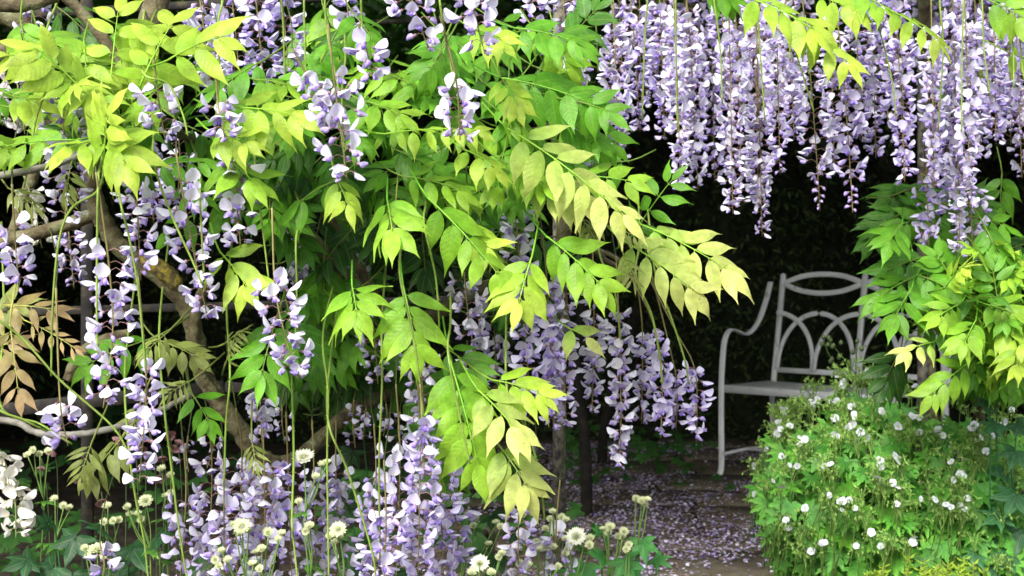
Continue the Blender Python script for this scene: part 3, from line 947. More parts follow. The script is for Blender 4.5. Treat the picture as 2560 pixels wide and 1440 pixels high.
# hanging racemes: axis px, distance, width, options
RAC = [
    ([(330, 380), (342, 500), (352, 700)], 1.95, 95, dict(start=.28, single=True)),
    ([(240, 430), (270, 640), (282, 830), (258, 1020)], 1.9, 130, dict(start=.33, single=True)),
    ([(345, 690), (365, 930), (362, 1040), (348, 1210)], 1.88, 100, dict(start=.45, single=True)),
    ([(140, 720), (150, 1000), (170, 1115)], 1.93, 120, dict(start=.72, single=True)),
    ([(30, 460), (38, 600), (48, 730)], 1.95, 105, dict(start=.4, single=True)),
    ([(440, 380), (470, 560), (520, 800)], 1.97, 120, dict(start=.2, single=True)),
    ([(590, 330), (588, 450), (602, 620)], 2.0, 120, dict(start=.25, single=True)),
    ([(680, 520), (688, 720), (716, 850), (745, 950)], 1.93, 125, dict(start=.42, single=True)),
    ([(820, 60), (840, 240), (870, 460)], 1.86, 150, dict(start=.35, single=True, gap=.0050)),
    ([(730, 120), (790, 230), (850, 330)], 1.9, 120, dict(start=.35, single=True)),
    ([(1005, -150), (1030, 0), (1070, 120)], 1.82, 150, dict(start=.4, single=True)),
    ([(1165, -150), (1180, 0), (1212, 135)], 1.84, 130, dict(start=.4, single=True)),
    ([(1100, 40), (1140, 200), (1150, 350)], 1.84, 110, dict(start=.58, single=True)),
    ([(385, 150), (395, 240), (412, 345)], 2.0, 120, dict(start=.35)),
    ([(540, 180), (545, 260), (562, 345)], 1.92, 110, dict(start=.45)),
    ([(895, 60), (915, 120), (935, 200)], 1.9, 90, dict(start=.3)),
    ([(150, 150), (158, 300), (165, 560)], 2.2, 130, dict(start=.2)),
    ([(480, -120), (500, 0), (530, 240)], 2.25, 105, dict(start=.2, gap=.0048)), ([(560, -120), (580, 0), (600, 200)], 2.22, 110, dict(start=.2, gap=.0048)),
    ([(625, -120), (640, 0), (660, 215)], 2.2, 110, dict(start=.2, gap=.0048)), ([(690, -120), (705, 0), (725, 205)], 2.2, 105, dict(start=.2, gap=.0048)),
    ([(505, 0), (520, 90), (545, 250)], 2.3, 105, dict(start=.1)), ([(90, -60), (80, 60), (100, 200)], 2.5, 100, dict(start=.1)),
    ([(1280, 420), (1290, 560), (1315, 770)], 2.2, 95, dict(start=.15)), ([(1440, 300), (1440, 380), (1448, 500)], 2.3, 80, dict(start=.2)),
    ([(920, 740), (935, 830), (945, 960)], 2.35, 100, dict(start=.1)), ([(1040, 820), (1055, 950), (1070, 1190)], 2.3, 110, dict(start=.15)),
    ([(1160, 680), (1170, 780), (1200, 970)], 2.3, 110, dict(start=.1)), ([(1230, 720), (1235, 800), (1240, 960)], 2.35, 100, dict(start=.1)),
    ([(1290, 640), (1310, 760), (1325, 1040)], 2.2, 75, dict(start=.22)), ([(1355, 580), (1368, 720), (1385, 1075)], 2.22, 75, dict(start=.24, gap=.0052)),
    ([(1395, 560), (1405, 720), (1415, 1065)], 2.24, 70, dict(start=.28, gap=.0052)),
    ([(1480, 600), (1485, 750), (1480, 1035)], 2.3, 58, dict(start=.3, size=.020)),
    ([(1540, 640), (1546, 780), (1552, 1000), (1550, 1175)], 2.28, 58, dict(start=.25, gap=.0056, size=.0205)),
    ([(1575, 690), (1630, 800), (1655, 930), (1652, 1095)], 2.3, 60, dict(start=.36, gap=.0056, size=.0205)),
    ([(1590, 690), (1606, 830), (1604, 1060)], 2.36, 52, dict(start=.42, size=.020)), ([(1630, 690), (1672, 860), (1692, 960), (1690, 1075)], 2.34, 55, dict(start=.62, size=.020)),
    ([(1620, 690), (1690, 830), (1738, 930), (1742, 1105)], 2.32, 62, dict(start=.58, size=.0205)),
    ([(520, 1040), (530, 1180), (520, 1460)], 2.25, 125, dict(start=.32)), ([(590, 1020), (605, 1150), (590, 1460)], 2.2, 130, dict(start=.32, gap=.0052)),
    ([(655, 1030), (660, 1160), (665, 1460)], 2.18, 130, dict(start=.32, gap=.0052)), ([(715, 1030), (720, 1170), (730, 1460)], 2.22, 130, dict(start=.3, gap=.0052)),
    ([(780, 1050), (785, 1180), (790, 1460)], 2.27, 120, dict(start=.34)), ([(840, 1050), (840, 1200), (850, 1460)], 2.32, 110, dict(start=.3)),
    ([(460, 1120), (465, 1240), (450, 1460)], 2.3, 110, dict(start=.4)), ([(560, 1150), (560, 1230), (560, 1480)], 2.12, 115, dict(start=.35)),
    ([(640, 1150), (640, 1230), (650, 1480)], 2.3, 115, dict(start=.2)),
    ([(935, 1060), (940, 1190), (930, 1460)], 2.2, 115, dict(start=.32)), ([(990, 960), (1000, 1150), (990, 1460)], 2.15, 120, dict(start=.35, gap=.0052)),
    ([(1045, 960), (1050, 1140), (1045, 1460)], 2.12, 120, dict(start=.33, gap=.0052)), ([(1100, 1060), (1100, 1200), (1110, 1460)], 2.2, 115, dict(start=.3, gap=.0052)),
    ([(1145, 1130), (1140, 1260), (1150, 1460)], 2.25, 100, dict(start=.35)), ([(960, 1150), (965, 1300), (960, 1470)], 2.05, 110, dict(start=.4)),
    ([(1050, 960), (1060, 1060), (1060, 1190)], 1.9, 80, dict(start=.45)),
    ([(1340, 1150), (1300, 1260), (1295, 1460)], 2.2, 110, dict(start=.35)), ([(1400, 1200), (1390, 1330), (1395, 1460)], 2.25, 90, dict(start=.5)),
    ([(640, 960), (650, 1010), (655, 1110)], 2.2, 70, dict(start=.2)), ([(250, 1360), (260, 1400), (265, 1470)], 2.1, 90, dict(start=.1)),
    
    ([(170, 560), (175, 620), (185, 720)], 2.8, 80, dict(start=.1)), ([(360, 330), (370, 430), (385, 560)], 2.7, 90, dict(start=.1)),
    ([(440, 300), (450, 400), (440, 540)], 2.6, 90, dict(start=.1)),
    ([(1210, 470), (1200, 560), (1190, 640)], 2.4, 90, dict(start=.1)), ([(1440, 150), (1450, 230), (1455, 330)], 2.6, 90, dict(start=.1)),
    ([(860, -60), (870, 30), (880, 90)], 2.3, 90, dict(start=.1)), ([(1340, -80), (1330, 30), (1335, 140)], 2.75, 90, dict(start=.1)), ([(1400, -80), (1410, 30), (1415, 160)], 2.8, 90, dict(start=.1)),
    ([(740, 560), (750, 640), (745, 720)], 2.5, 80, dict(start=.1)), ([(880, 640), (890, 700), (905, 790)], 2.5, 80, dict(start=.1)),
]
for pts, Y, w, kw in RAC:
    if Y < 2.02: kw['size'] = .0225
    V1.raceme(pts, Y, w * .86, **kw)
for x, y0, y1 in ((885, 1000, 1120), (915, 1020, 1100), (1000, 1030, 1120), (705, 1010, 1110), (640, 990, 1060), (525, 1080, 1170), (470, 1090, 1180), (965, 1010, 1090), (1195, 1080, 1160)):   # nearly spent racemes
    V1.raceme([(x, y0), (x + rnd(-8, 8), (y0 + y1) / 2), (x + rnd(-14, 14), y1)], 2.38, 52, start=.15, size=.0135, gap=.0075)
for x, y, a, L in ((175, 420, 1.7, 52), (565, 905, -1.2, 40), (1540, 575, .3, 44), (1500, 560, 2.2, 40), (1560, 640, 1.2, 46), (630, 1105, 1.4, 42), (480, 950, 2.6, 46), (230, 1105, 1.9, 60), (420, 830, 2.4, 56), (560, 860, -.6, 40), (1190, 600, .8, 46), (350, 1010, 1.9, 46), (1450, 540, 1.0, 44), (20, 470, .6, 56), (990, 500, 1.6, 44)):
    V1.leaf(x, y, x + math.cos(a) * L * 1.9, y + math.sin(a) * L * 1.9, 2.06, -.02, 6, L, 'O', width=.55, droop=.35)      # young leaves still unfolding
for a in [(1250, 400, 1400, 480, 2.05, -.04, 4, 100, 'y'), (1330, 450, 1500, 530, 2.06, -.04, 4, 105, 'P'), (900, 250, 1040, 300, 2.08, -.04, 4, 95, 'y'), (1120, 100, 1060, 200, 2.1, -.03, 4, 95, 'G'), (1150, 560, 1240, 640, 2.04, -.05, 3, 105, 'Y'), (700, 560, 780, 640, 2.3, -.03, 4, 85, 'g')]:
    V1.leaf(*a)

for pts, Y in (
    ([(245, 475), (180, 520), (148, 600), (132, 760), (128, 940)], 1.95), ([(246, 445), (243, 600), (242, 800), (245, 900)], 1.9), ([(300, 500), (322, 590), (345, 720), (365, 930)], 1.86),
    ([(385, 410), (430, 540), (480, 650), (505, 710)], 1.92), ([(500, 480), (503, 560), (510, 690)], 1.95), ([(360, 185), (420, 210), (455, 280), (470, 340)], 2.0),
    ([(740, 600), (742, 720), (738, 860)], 1.98), ([(640, 450), (655, 560), (672, 700)], 2.0), ([(410, 1010), (425, 1140), (450, 1340), (470, 1460)], 2.0),
    ([(575, 930), (565, 1060), (560, 1210)], 2.05), ([(820, 980), (818, 1150), (822, 1460)], 2.0), ([(820, 1050), (870, 1180), (930, 1380), (940, 1460)], 1.98),
    ([(320, 1100), (340, 1250), (360, 1350), (372, 1460)], 1.95), ([(955, 960), (948, 1150), (950, 1400)], 2.05),
    ([(1000, 690), (1030, 830), (1050, 960), (1056, 1080)], 1.9), ([(1120, 880), (1145, 1020), (1175, 1160)], 1.9), ([(1270, 990), (1320, 1080), (1350, 1200), (1362, 1300)], 1.95),
    ([(1500, 640), (1535, 720), (1552, 850)], 2.25), ([(1640, 690), (1680, 800), (1712, 900), (1722, 960)], 2.26), ([(1590, 690), (1630, 790), (1650, 900), (1655, 960)], 2.26),
    ([(760, -40), (762, 100), (766, 250)], 2.05), ([(812, -40), (818, 80), (850, 240)], 2.0), ([(900, -40), (905, 60), (910, 160)], 1.95), ([(1095, -40), (1115, 100), (1140, 230)], 1.86),
    ([(700, -40), (708, 60), (712, 200)], 2.1), ([(545, 60), (548, 180), (540, 300)], 1.95), ([(120, 200), (90, 300), (60, 470)], 2.05), ([(0, 1010), (100, 1060), (180, 1110)], 1.95),
    ([(-20, 780), (60, 850), (150, 950), (280, 1065), (330, 1150)], 1.9), ([(730, 1290), (735, 1360), (745, 1460)], 1.95),
    ([(1060, 560), (1090, 700), (1100, 860)], 2.0), ([(1485, -40), (1490, 60), (1495, 180)], 2.5), ([(855, 220), (858, 320), (862, 420)], 1.88),
):
    V1.stalk([(x, y, Y) for x, y in pts])

# ------------------------------------------------------------------ the curtain of racemes over the arch
V2 = Vine('wisteria_vine', at(2308, 2200, 3.25) * np.array((1, 1, 0)), 'long curtain of lilac wisteria racemes hanging above the bench', 'wisteria', 200, 295)
V2.branch([(1380, -120, 2.9), (1600, -170, 2.85), (1900, -190, 2.8), (2250, -180, 2.8), (2650, -140, 2.85)], [.018, .016, .015, .013])
V2.branch([(2330, 3200, 3.62), (2340, 1500, 3.62), (2318, 800, 3.55), (2325, 300, 3.4), (2300, -170, 3.0)], [.022, .020, .017, .013], name='trunk')
front = [(1545, 400), (1600, 330), (1662, 350), (1702, 480), (1745, 475), (1832, 535), (1905, 592), (1950, 435), (1985, 350), (2085, 420), (2150, 350), (2190, 395), 
         (2262, 455), (2335, 470), (2372, 500), (2425, 520), (2400, 640), (2452, 400), (2490, 360), (2530, 320), (2555, 445)]
for i, (x, yb) in enumerate(front):
    yt = rnd(-190, -120)
    x0 = x - rnd(10, 45)
    Ln = yb - yt
    V2.raceme([(x0, yt), (x0 + (x - x0) * .6, yt + Ln * .5), (x, yb)], rnd(2.6, 2.85), rnd(58, 80), start=(rnd(-40, 130) - yt) / Ln, gap=.0052, single=(1640 < x < 1960 and yb > 420), size=.0208, taper=.62)
for i in range(17):
    x = 1540 + i * 61 + rnd(-12, 12)
    yb = np.interp(x, [q[0] for q in sorted(front)], [q[1] for q in sorted(front)]) - rnd(10, 90)
    yt = rnd(-190, -120)
    if 1990 < x < 2240: continue
    V2.raceme([(x - rnd(0, 35), yt), (x - 6, (yt + yb) / 2), (x, yb)], rnd(3.05, 3.4), rnd(58, 76), start=rnd(.3, .5), gap=.0060, size=.022, taper=.45)
for x, yb in ((2050, 528), (2132, 532)):
    V2.raceme([(x - 60, -150), (x - 25, 180), (x - 8, 400), (x, yb)], 2.6, 88, start=.45, gap=.0060, taper=.7, tipbare=.22)
V2.raceme([(2315, 380), (2318, 480), (2322, 615)], 2.75, 80, start=.2)
V2.raceme([(2425, 440), (2428, 520), (2432, 650)], 2.75, 90, start=.1)
for i in range(30):
    x = rnd(1500, 2570); yb = rnd(160, 370); yt = rnd(-200, -60)
    if 1990 < x < 2210 and rnd() < .6: continue
    V2.raceme([(x - rnd(-10, 30), yt), (x - 5, (yt + yb) / 2), (x, yb)], rnd(3.2, 3.9), rnd(70, 95), start=rnd(.15, .4), gap=.0062, size=.022)
for a in [(1860, -10, 2085, 95, 2.45, -.05, 6, 112, 'Y', 1), (1985, 60, 2155, 180, 2.45, -.04, 5, 85, 'Y', 1), (2040, -10, 2180, 40, 2.5, -.04, 4, 85, 'Y', 1), (2130, -20, 2240, 30, 2.5, -.04, 4, 80, 'y', 0),
          (2225, 25, 2380, 120, 2.45, -.04, 4, 85, 'Y', 1), (2470, 0, 2590, 60, 2.5, -.03, 4, 95, 'y', 1), (2520, 130, 2600, 170, 2.6, 0, 3, 70, 'Y', 0), (2400, 150, 2470, 210, 2.75, 0, 3, 60, 'Y', 0),
          (1760, -60, 1850, 10, 2.6, 0, 4, 90, 'G', 0), (2350, 190, 2390, 260, 2.85, 0, 3, 70, 'G', 0)]:
    V2.leaf(*a[:9], single=bool(a[9]))
for pts, Y in (([(1930, -20), (1965, 60), (2005, 180), (2035, 280)], 2.5), ([(2165, -20), (2200, 80), (2230, 200), (2240, 290)], 2.5), ([(1690, -40), (1690, 120), (1694, 330)], 2.55), ([(1890, -40), (1900, 120), (1912, 300)], 2.55),
               ([(2455, 0), (2460, 120), (2475, 240)], 2.5), ([(2500, 0), (2530, 90), (2535, 220)], 2.5), ([(2350, 10), (2358, 120), (2345, 330)], 2.55), ([(1780, -40), (1800, 120), (1806, 260)], 2.55), ([(2545, -20), (2550, 100), (2560, 200)], 2.5),
               ([(1620, -40), (1612, 100), (1605, 300)], 2.55), ([(2410, -20), (2405, 150), (2404, 330)], 2.5)):
    V2.stalk([(x, y, Y) for x, y in pts])

# ------------------------------------------------------------------ leafy wisteria climbing the right-hand post
V3 = Vine('wisteria_vine', at(2480, 1900, 3.0) * np.array((1, 1, 0)), 'leafy lime green wisteria without racemes spilling over the far end of the bench', 'wisteria', 290, 0)
V3.branch([(2490, 3000, 3.65), (2470, 1500, 3.6), (2440, 930, 3.2), (2400, 720, 2.9), (2380, 640, 2.85)], [.016, .014, .012, .008], name='trunk')
V3.branch([(2440, 900, 2.95), (2500, 780, 2.9), (2540, 650, 2.85)], [.009, .007, .005])
V3.branch([(2400, 720, 2.88), (2330, 700, 2.85), (2290, 690, 2.8)], [.007, .005, .003])
for a in [(2255, 560, 2215, 615, 2.7, -.07, 5, 85, 'G', 1), (2290, 690, 2165, 760, 2.7, -.04, 4, 92, 'G', 1), (2280, 720, 2225, 815, 2.65, -.05, 3, 98, 'G', 1), (2320, 640, 2180, 690, 2.75, -.03, 4, 88, 'g', 0),
          (2335, 855, 2240, 885, 2.6, -.04, 3, 62, 'P', 1), (2425, 905, 2300, 1010, 2.6, -.03, 4, 78, 'y', 1), (2250, 880, 2200, 975, 2.85, -.03, 3, 95, 'D', 0), (2300, 470, 2200, 500, 2.95, -.02, 4, 85, 'g', 0),
          (2370, 540, 2480, 490, 2.9, -.02, 4, 85, 'g', 0), (2420, 540, 2540, 570, 2.85, -.02, 4, 80, 'G', 0), (2540, 870, 2545, 930, 2.55, -.04, 3, 80, 'Y', 0), (2330, 560, 2400, 640, 2.8, 0, 4, 85, 'G', 1),
          (2450, 700, 2560, 640, 2.65, 0, 5, 78, 'Y', 1), (2380, 700, 2330, 620, 2.7, 0, 4, 80, 'G', 1), (2400, 760, 2330, 800, 2.6, -.03, 5, 78, 'y', 1), (2460, 760, 2560, 790, 2.6, -.03, 5, 80, 'y', 1),
          (2440, 800, 2400, 880, 2.58, -.04, 5, 76, 'y', 1), (2500, 820, 2580, 880, 2.58, -.04, 4, 80, 'Y', 1)]:
    V3.leaf(*a[:9], single=bool(a[9]))
fill(V3, 30, [(2330, 640), (2580, 600), (2600, 940), (2420, 940)], (2.6, 2.8), (56, 74), 'yYGy', dirb=(-2.4, 0))
fill(V3, 40, [(2320, 650), (2420, 620), (2580, 600), (2600, 960), (2420, 980), (2330, 880)], (2.62, 2.95), (62, 84), 'yGGyGg')
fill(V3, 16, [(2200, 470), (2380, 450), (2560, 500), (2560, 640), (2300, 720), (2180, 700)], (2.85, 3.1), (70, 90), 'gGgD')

# ------------------------------------------------------------------ white wisteria at the edge, with bronze young leaves
V4 = Vine('wisteria_vine', at(-150, 2300, 2.4) * np.array((1, 1, 0)), 'white flowered wisteria with bronze young leaves beside the iron rail', 'wisteria', 150, 120)
V4.branch([(-220, 2600, 2.4), (-200, 1500, 2.35), (-120, 900, 2.2), (-90, 500, 2.3), (-40, 150, 2.4)], [.018, .014, .011, .008], name='trunk')
V4.branch([(-120, 900, 2.2), (-60, 820, 2.1), (20, 770, 2.05)], [.006, .005, .003])
V4.raceme([(-60, 1010), (0, 1130), (35, 1230), (40, 1345)], 1.85, 84, start=.42, cls='white', single=True, gap=.0056, size=.022)
V4.raceme([(30, 120), (42, 200), (62, 335)], 2.5, 80, start=.2, cls='white', gap=.0052)
V4.raceme([(60, 440), (80, 500), (105, 620)], 2.45, 80, start=.2, cls='white', gap=.0055)
V4.raceme([(-10, 200), (-5, 240), (0, 310)], 2.5, 60, start=.2, cls='white')
for a in [(-30, 765, 170, 775, 2.05, -.02, 5, 82, 'B', 1), (25, 810, 50, 1020, 2.0, -.03, 4, 84, 'B', 1), (60, 800, 205, 880, 2.03, -.02, 6, 46, 'B', 1), (-40, 800, 80, 740, 2.1, 0, 4, 80, 'O', 1), (-30, 880, 40, 850, 2.05, 0, 3, 85, 'B', 1)]:
    V4.leaf(*a[:9], single=bool(a[9]), droop=.1, width=.8)
V4.stalk([(-20, 1000, 1.92), (60, 1050, 1.92), (120, 1080, 1.95)])

# old trunks in the shade behind the post
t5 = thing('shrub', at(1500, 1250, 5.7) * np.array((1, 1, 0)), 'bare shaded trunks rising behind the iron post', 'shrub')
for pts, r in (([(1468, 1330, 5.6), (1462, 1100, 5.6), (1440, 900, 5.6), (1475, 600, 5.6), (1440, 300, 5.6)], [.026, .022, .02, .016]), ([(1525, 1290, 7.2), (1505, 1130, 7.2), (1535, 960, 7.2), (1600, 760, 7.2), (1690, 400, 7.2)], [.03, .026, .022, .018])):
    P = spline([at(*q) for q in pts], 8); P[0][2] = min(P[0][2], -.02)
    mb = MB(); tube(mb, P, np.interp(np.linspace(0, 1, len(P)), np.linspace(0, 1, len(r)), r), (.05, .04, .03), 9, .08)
    build('trunk', mb, M_SHADEBARK, t5)

# ------------------------------------------------------------------ palmate herbs
def palmate(mb, c, d, n, R, ca, cb, lobes=7, deep=.42, spread=250, droop=.18, tooth=True):
    d, s, n = frame(d, n)
    V = [c]; C = [ca]; step = spread / lobes
    pts = []
    for i in range(lobes):
        th = -spread / 2 + step * (i + .5)
        ln = R * (1 - .28 * (abs(th) / (spread / 2)) ** 1.5) * rnd(.9, 1.08)
        def P(a, r, h): pts.append((a, r, h))
        P(th - step * .5, ln * deep, -.04)
        P(th - step * .40, ln * .66, .0)
        if tooth: P(th - step * .20, ln * .70, .02)
        P(th - step * .14, ln * .86, .02)
        P(th, ln, .02)
        P(th + step * .14, ln * .86, .02)
        if tooth: P(th + step * .20, ln * .70, .02)
        P(th + step * .40, ln * .66, .0)
    pts.append((spread / 2, R * deep * .7, -.04))
    for a, r, h in pts:
        a = math.radians(a); f = r / R
        V.append(c + d * math.cos(a) * r + s * math.sin(a) * r + n * (h * R - droop * R * f * f + rnd(-.015, .015) * R))
        C.append(ca * (1 - f) + cb * f)
    m = len(pts)
    # lobe mid points raised so each lobe has a crease
    t = [(0, i + 1, i + 2) for i in range(m - 1)]
    mb.add(V, t, np.array(C))


def fingers(mb, c, d, n, R, ca, cb, k=5, spread=190, width=.95, droop=.2):
    d, s, n = frame(d, n)
    for i in range(k):
        a = math.radians(-spread / 2 + spread * i / (k - 1) + rnd(-6, 6))
        v = d * math.cos(a) + s * math.sin(a)
        leaflet(mb, c, v, n + d * rnd(-.1, .1), R * (1 - .25 * abs(i - (k - 1) / 2) / ((k - 1) / 2)) * rnd(.92, 1.06), ca, cb, width, droop, .25, .02)


def star_flower(mb, c, n, R, col, eye, petals=5, cup=.15, refl=0):
    d, s, n = frame(np.array((rnd(-1, 1), rnd(-1, 1), rnd(-1, 1))), n)
    for i in range(petals):
        a = 2 * math.pi * i / petals + rnd(-.1, .1)
        v = d * math.cos(a) + s * math.sin(a); w = -d * math.sin(a) + s * math.cos(a)
        r = R * rnd(.92, 1.06); q = .64 * r
        z = cup * r
        vs = [c, c + v * r * .45 - w * q * .75 + n * z * .4, c + v * r * .85 - w * q * .68 + n * z, c + v * r * 1.0 + n * z * .9, c + v * r * .85 + w * q * .68 + n * z, c + v * r * .45 + w * q * .75 + n * z * .4, c + v * r * .6 + n * z * .3]
        cc = [np.array(eye)] + [np.array(col) * rnd(.94, 1.03)] * 6
        mb.add(vs, [(0, 1, 6), (1, 2, 6), (2, 3, 6), (3, 4, 6), (4, 5, 6), (5, 0, 6)], np.array(cc))
    pod(mb, c - n * R * .05, c + n * R * .45, R * .12, R * .12, np.array((.5, .55, .2)), np.array((.6, .55, .3)), 2, 5, upv=d)


GF = [(2093, 942), (2105, 965), (2113, 962), (2170, 930), (1955, 1022), (1948, 1055), (1952, 1072), (1944, 1083), (1975, 1064), (2030, 1015), (2025, 1005), (2045, 1000), (2075, 1005), (2092, 1003), (2137, 1012), (2192, 994), (2205, 1027), (2088, 1045), (2130, 1060),
      (2122, 1068), (2135, 1035), (2000, 1093), (2012, 1099), (2093, 1090), (2085, 1086), (2151, 1080), (2145, 1100), (2167, 1095), (2278, 1038), (2297, 1042), (2245, 1065), (2296, 1080), (2345, 1075), (1915, 1122), (1955, 1140), (1973, 1163), (1993, 1165),
      (2050, 1137), (2075, 1160), (2200, 1150), (2202, 1162), (2245, 1155), (2243, 1142), (2378, 1155), (1885, 1165), (1932, 1203), (1955, 1215), (1888, 1237), (2075, 1238), (2107, 1252), (2124, 1250), (2098, 1254), (2190, 1195), (2232, 1207), (2385, 1200), (2410, 1190),
      (2013, 1270), (2137, 1270), (2105, 1275), (2242, 1260), (2302, 1247), (2339, 1248), (2365, 1260), (2400, 1262), (1965, 1300), (1970, 1318), (2055, 1357), (2028, 1378), (2140, 1365), (2178, 1330), (2285, 1345), (2202, 1365), (2430, 1070), (2436, 1062),
      (2480, 1090), (2510, 1055), (2508, 1062), (2530, 1025), (2450, 1098), (2440, 1102), (2465, 1130), (2290, 965), (2400, 1185), (2420, 1245)]
ger = thing('geranium_plant', at(2200, 1700, 3.2) * np.array((1, 1, 0)), 'bushy green geranium dotted with small white flowers before the bench', 'geranium')


def gtop(x):      # upper outline of the clump in px
    return np.interp(x, [1870, 1905, 1950, 2030, 2100, 2180, 2260, 2400, 2520, 2580], [1190, 1110, 1020, 985, 935, 935, 985, 1010, 1030, 1060])


def gleft(y):
    return np.interp(y, [1000, 1100, 1190, 1300, 1440, 1500], [1950, 1905, 1868, 1900, 1945, 1960])


def gdepth(x, y):   # the clump bulges: top and rim lie farther back
    e = min(1, max(0, (y - gtop(x)) / 260))
    s_ = min(1, max(0, (x - gleft(y)) / 200))
    return 3.42 - .34 * math.sin(e * math.pi / 2) - .16 * s_


GA, GB = np.array((.052, .24, .028)), np.array((.125, .39, .042))
cand = []
tries = 0
while len(cand) < 820 and tries < 14000:
    tries += 1
    y = rnd(960, 1500); x = rnd(1870, 2580)
    if y < gtop(x) + 30 + 40 * (.5 + .5 * math.sin(x * .041)) or x < gleft(y) + 22: continue
    back = rnd(0, 1) ** 1.3
    cand.append((x, y, gdepth(x, y) + .0 + .22 * back, back))
cand.sort(key=lambda q: q[3])
under = MB()
for i, (x, y, Y, back) in enumerate(cand):
    c = at(x, y, Y)
    n_ = UP * rnd(.4, 1.0) + TOCAM * rnd(.7, 1.3) + RGT * (rnd(-.5, .5) - .25 * (x < 2050))
    d_ = -UP * rnd(.2, 1) + TOCAM * rnd(0, .6) + RGT * rnd(-1, 1)
    tone = rnd(.75, 1.25); lime = rnd() ** 3
    ca = GA * tone + np.array((.05, .08, 0)) * lime; cb = GB * tone + np.array((.07, .09, 0)) * lime
    R = rnd(28, 56) * Y / F * (1.15 if y > 1200 else .9)
    mb = MB(); palmate(mb, c, d_, n_, R, ca, cb, lobes=int(rng.choice((5, 7))), deep=rnd(.34, .5))
    q = c - nrm(d_) * R * .3 + np.array((rnd(-.02, .02), .07, -.12))
    tube(mb, [c, c - nrm(d_) * R * .4 + np.array((0, .02, -.02)), q], .0011, ca * .9, 4, cap=False)
    if i < 295:
        build('leaf', mb, M_HERB, ger)
    else:
        under.add(np.concatenate(mb.v), np.concatenate(mb.t), np.concatenate(mb.c))
build('lower_leaves', under, M_HERB, ger, kind='stuff')
sprays = MB()
SC = np.array((.27, .45, .10))


def spray(c, nb, r):
    """branching stalk with nodding buds and spiky spent calyces"""
    foot = c + np.array((rnd(-.03, .03), .06, -.16))
    tube(sprays, spline([foot, c + np.array((0, .015, -.06)), c], 4), .0011, SC * .6, 4, cap=False)
    for k in range(nb):
        a = rnd(0, 6.28); v = nrm(np.array((math.cos(a), math.sin(a), rnd(-.2, 1.1)))); e = c + v * r * rnd(.4, 1)
        col = SC * rnd(.7, 1.2)
        tube(sprays, [c - UP * rnd(0, .03), (c + e) / 2 + UP * .006, e], .0007, col, 3, cap=False)
        if rnd() < .55:
            pod(sprays, e, e + nrm(np.array((rnd(-.4, .4), rnd(-.4, .4), -1))) * rnd(.007, .011), .0026, .0026, col * .9, col * 1.2, 2, 5, upv=np.array((1.0, 0, 0)))
        else:
            for j in range(5):
                u = nrm(v + rng.normal(0, .7, 3)); s_ = nrm(np.cross(u, TOCAM)) * .0016
                sprays.add([e - s_, e + s_, e + u * .011], [(0, 1, 2)], col * 1.1)


for x, y in GF + [(x + rnd(-14, 14), y + rnd(-4, 13)) for x, y in GF if rnd() < .38]:
    Y = gdepth(x, y) - .045
    c = at(x, y, Y)
    mb = MB()
    star_flower(mb, c, TOCAM * rnd(.5, 1) + UP * rnd(-.2, .7) + RGT * rnd(-.6, .6), 10.0 * Y / F * rnd(.75, 1.2), (.74, .77, .86), (.62, .68, .5), cup=rnd(-.2, .25))
    tube(mb, [c + np.array((0, .003, 0)), c + np.array((rnd(-.004, .004), .012, .006)), c + np.array((rnd(-.01, .01), .02, -.03))], .0007, SC * .8, 3, cap=False)
    build('flower', mb, M_PETAL, ger)
    spray(c + np.array((rnd(-.012, .012), .008, -.014)), 8, .032)
for i in range(125):
    x = rnd(1865, 2560); y = gtop(x) + (rnd(-22, 30) if rnd() < .4 else rnd(0, 400))
    if x < gleft(y) - 5: continue
    spray(at(x, y, gdepth(x, y) - .03), 9, .034)
build('bud_spray', sprays, M_HERB, ger, kind='stuff')

# tall seed stalks in front of the bench
sp = thing('wild_stalk', at(2070, 1500, 3.5) * np.array((1, 1, 0)), 'thin dark green budded stalks rising against the bench seat', 'plant')
mb = MB()
for pts in ([(2150, 1000), (2080, 900), (2058, 850)], [(2180, 990), (2120, 910), (2072, 852)], [(2150, 1000), (2140, 930), (2143, 860)], [(2115, 940), (2095, 920), (2080, 905)]):
    P = spline([at(x, y, 3.5) for x, y in pts], 5); tube(mb, P, .0016, (.06, .11, .03), 5)
    for q in (P[-1], P[-1] + np.array((.012, 0, -.02)), P[-3] + np.array((-.01, 0, 0)), P[-3] + np.array((.012, 0, .01))):
        pod(mb, q, q + UP * .016, .006, .006, np.array((.06, .11, .03)), np.array((.09, .12, .05)), 3, 6, upv=np.array((1.0, 0, 0)))
build('stem', mb, M_STEM, sp)

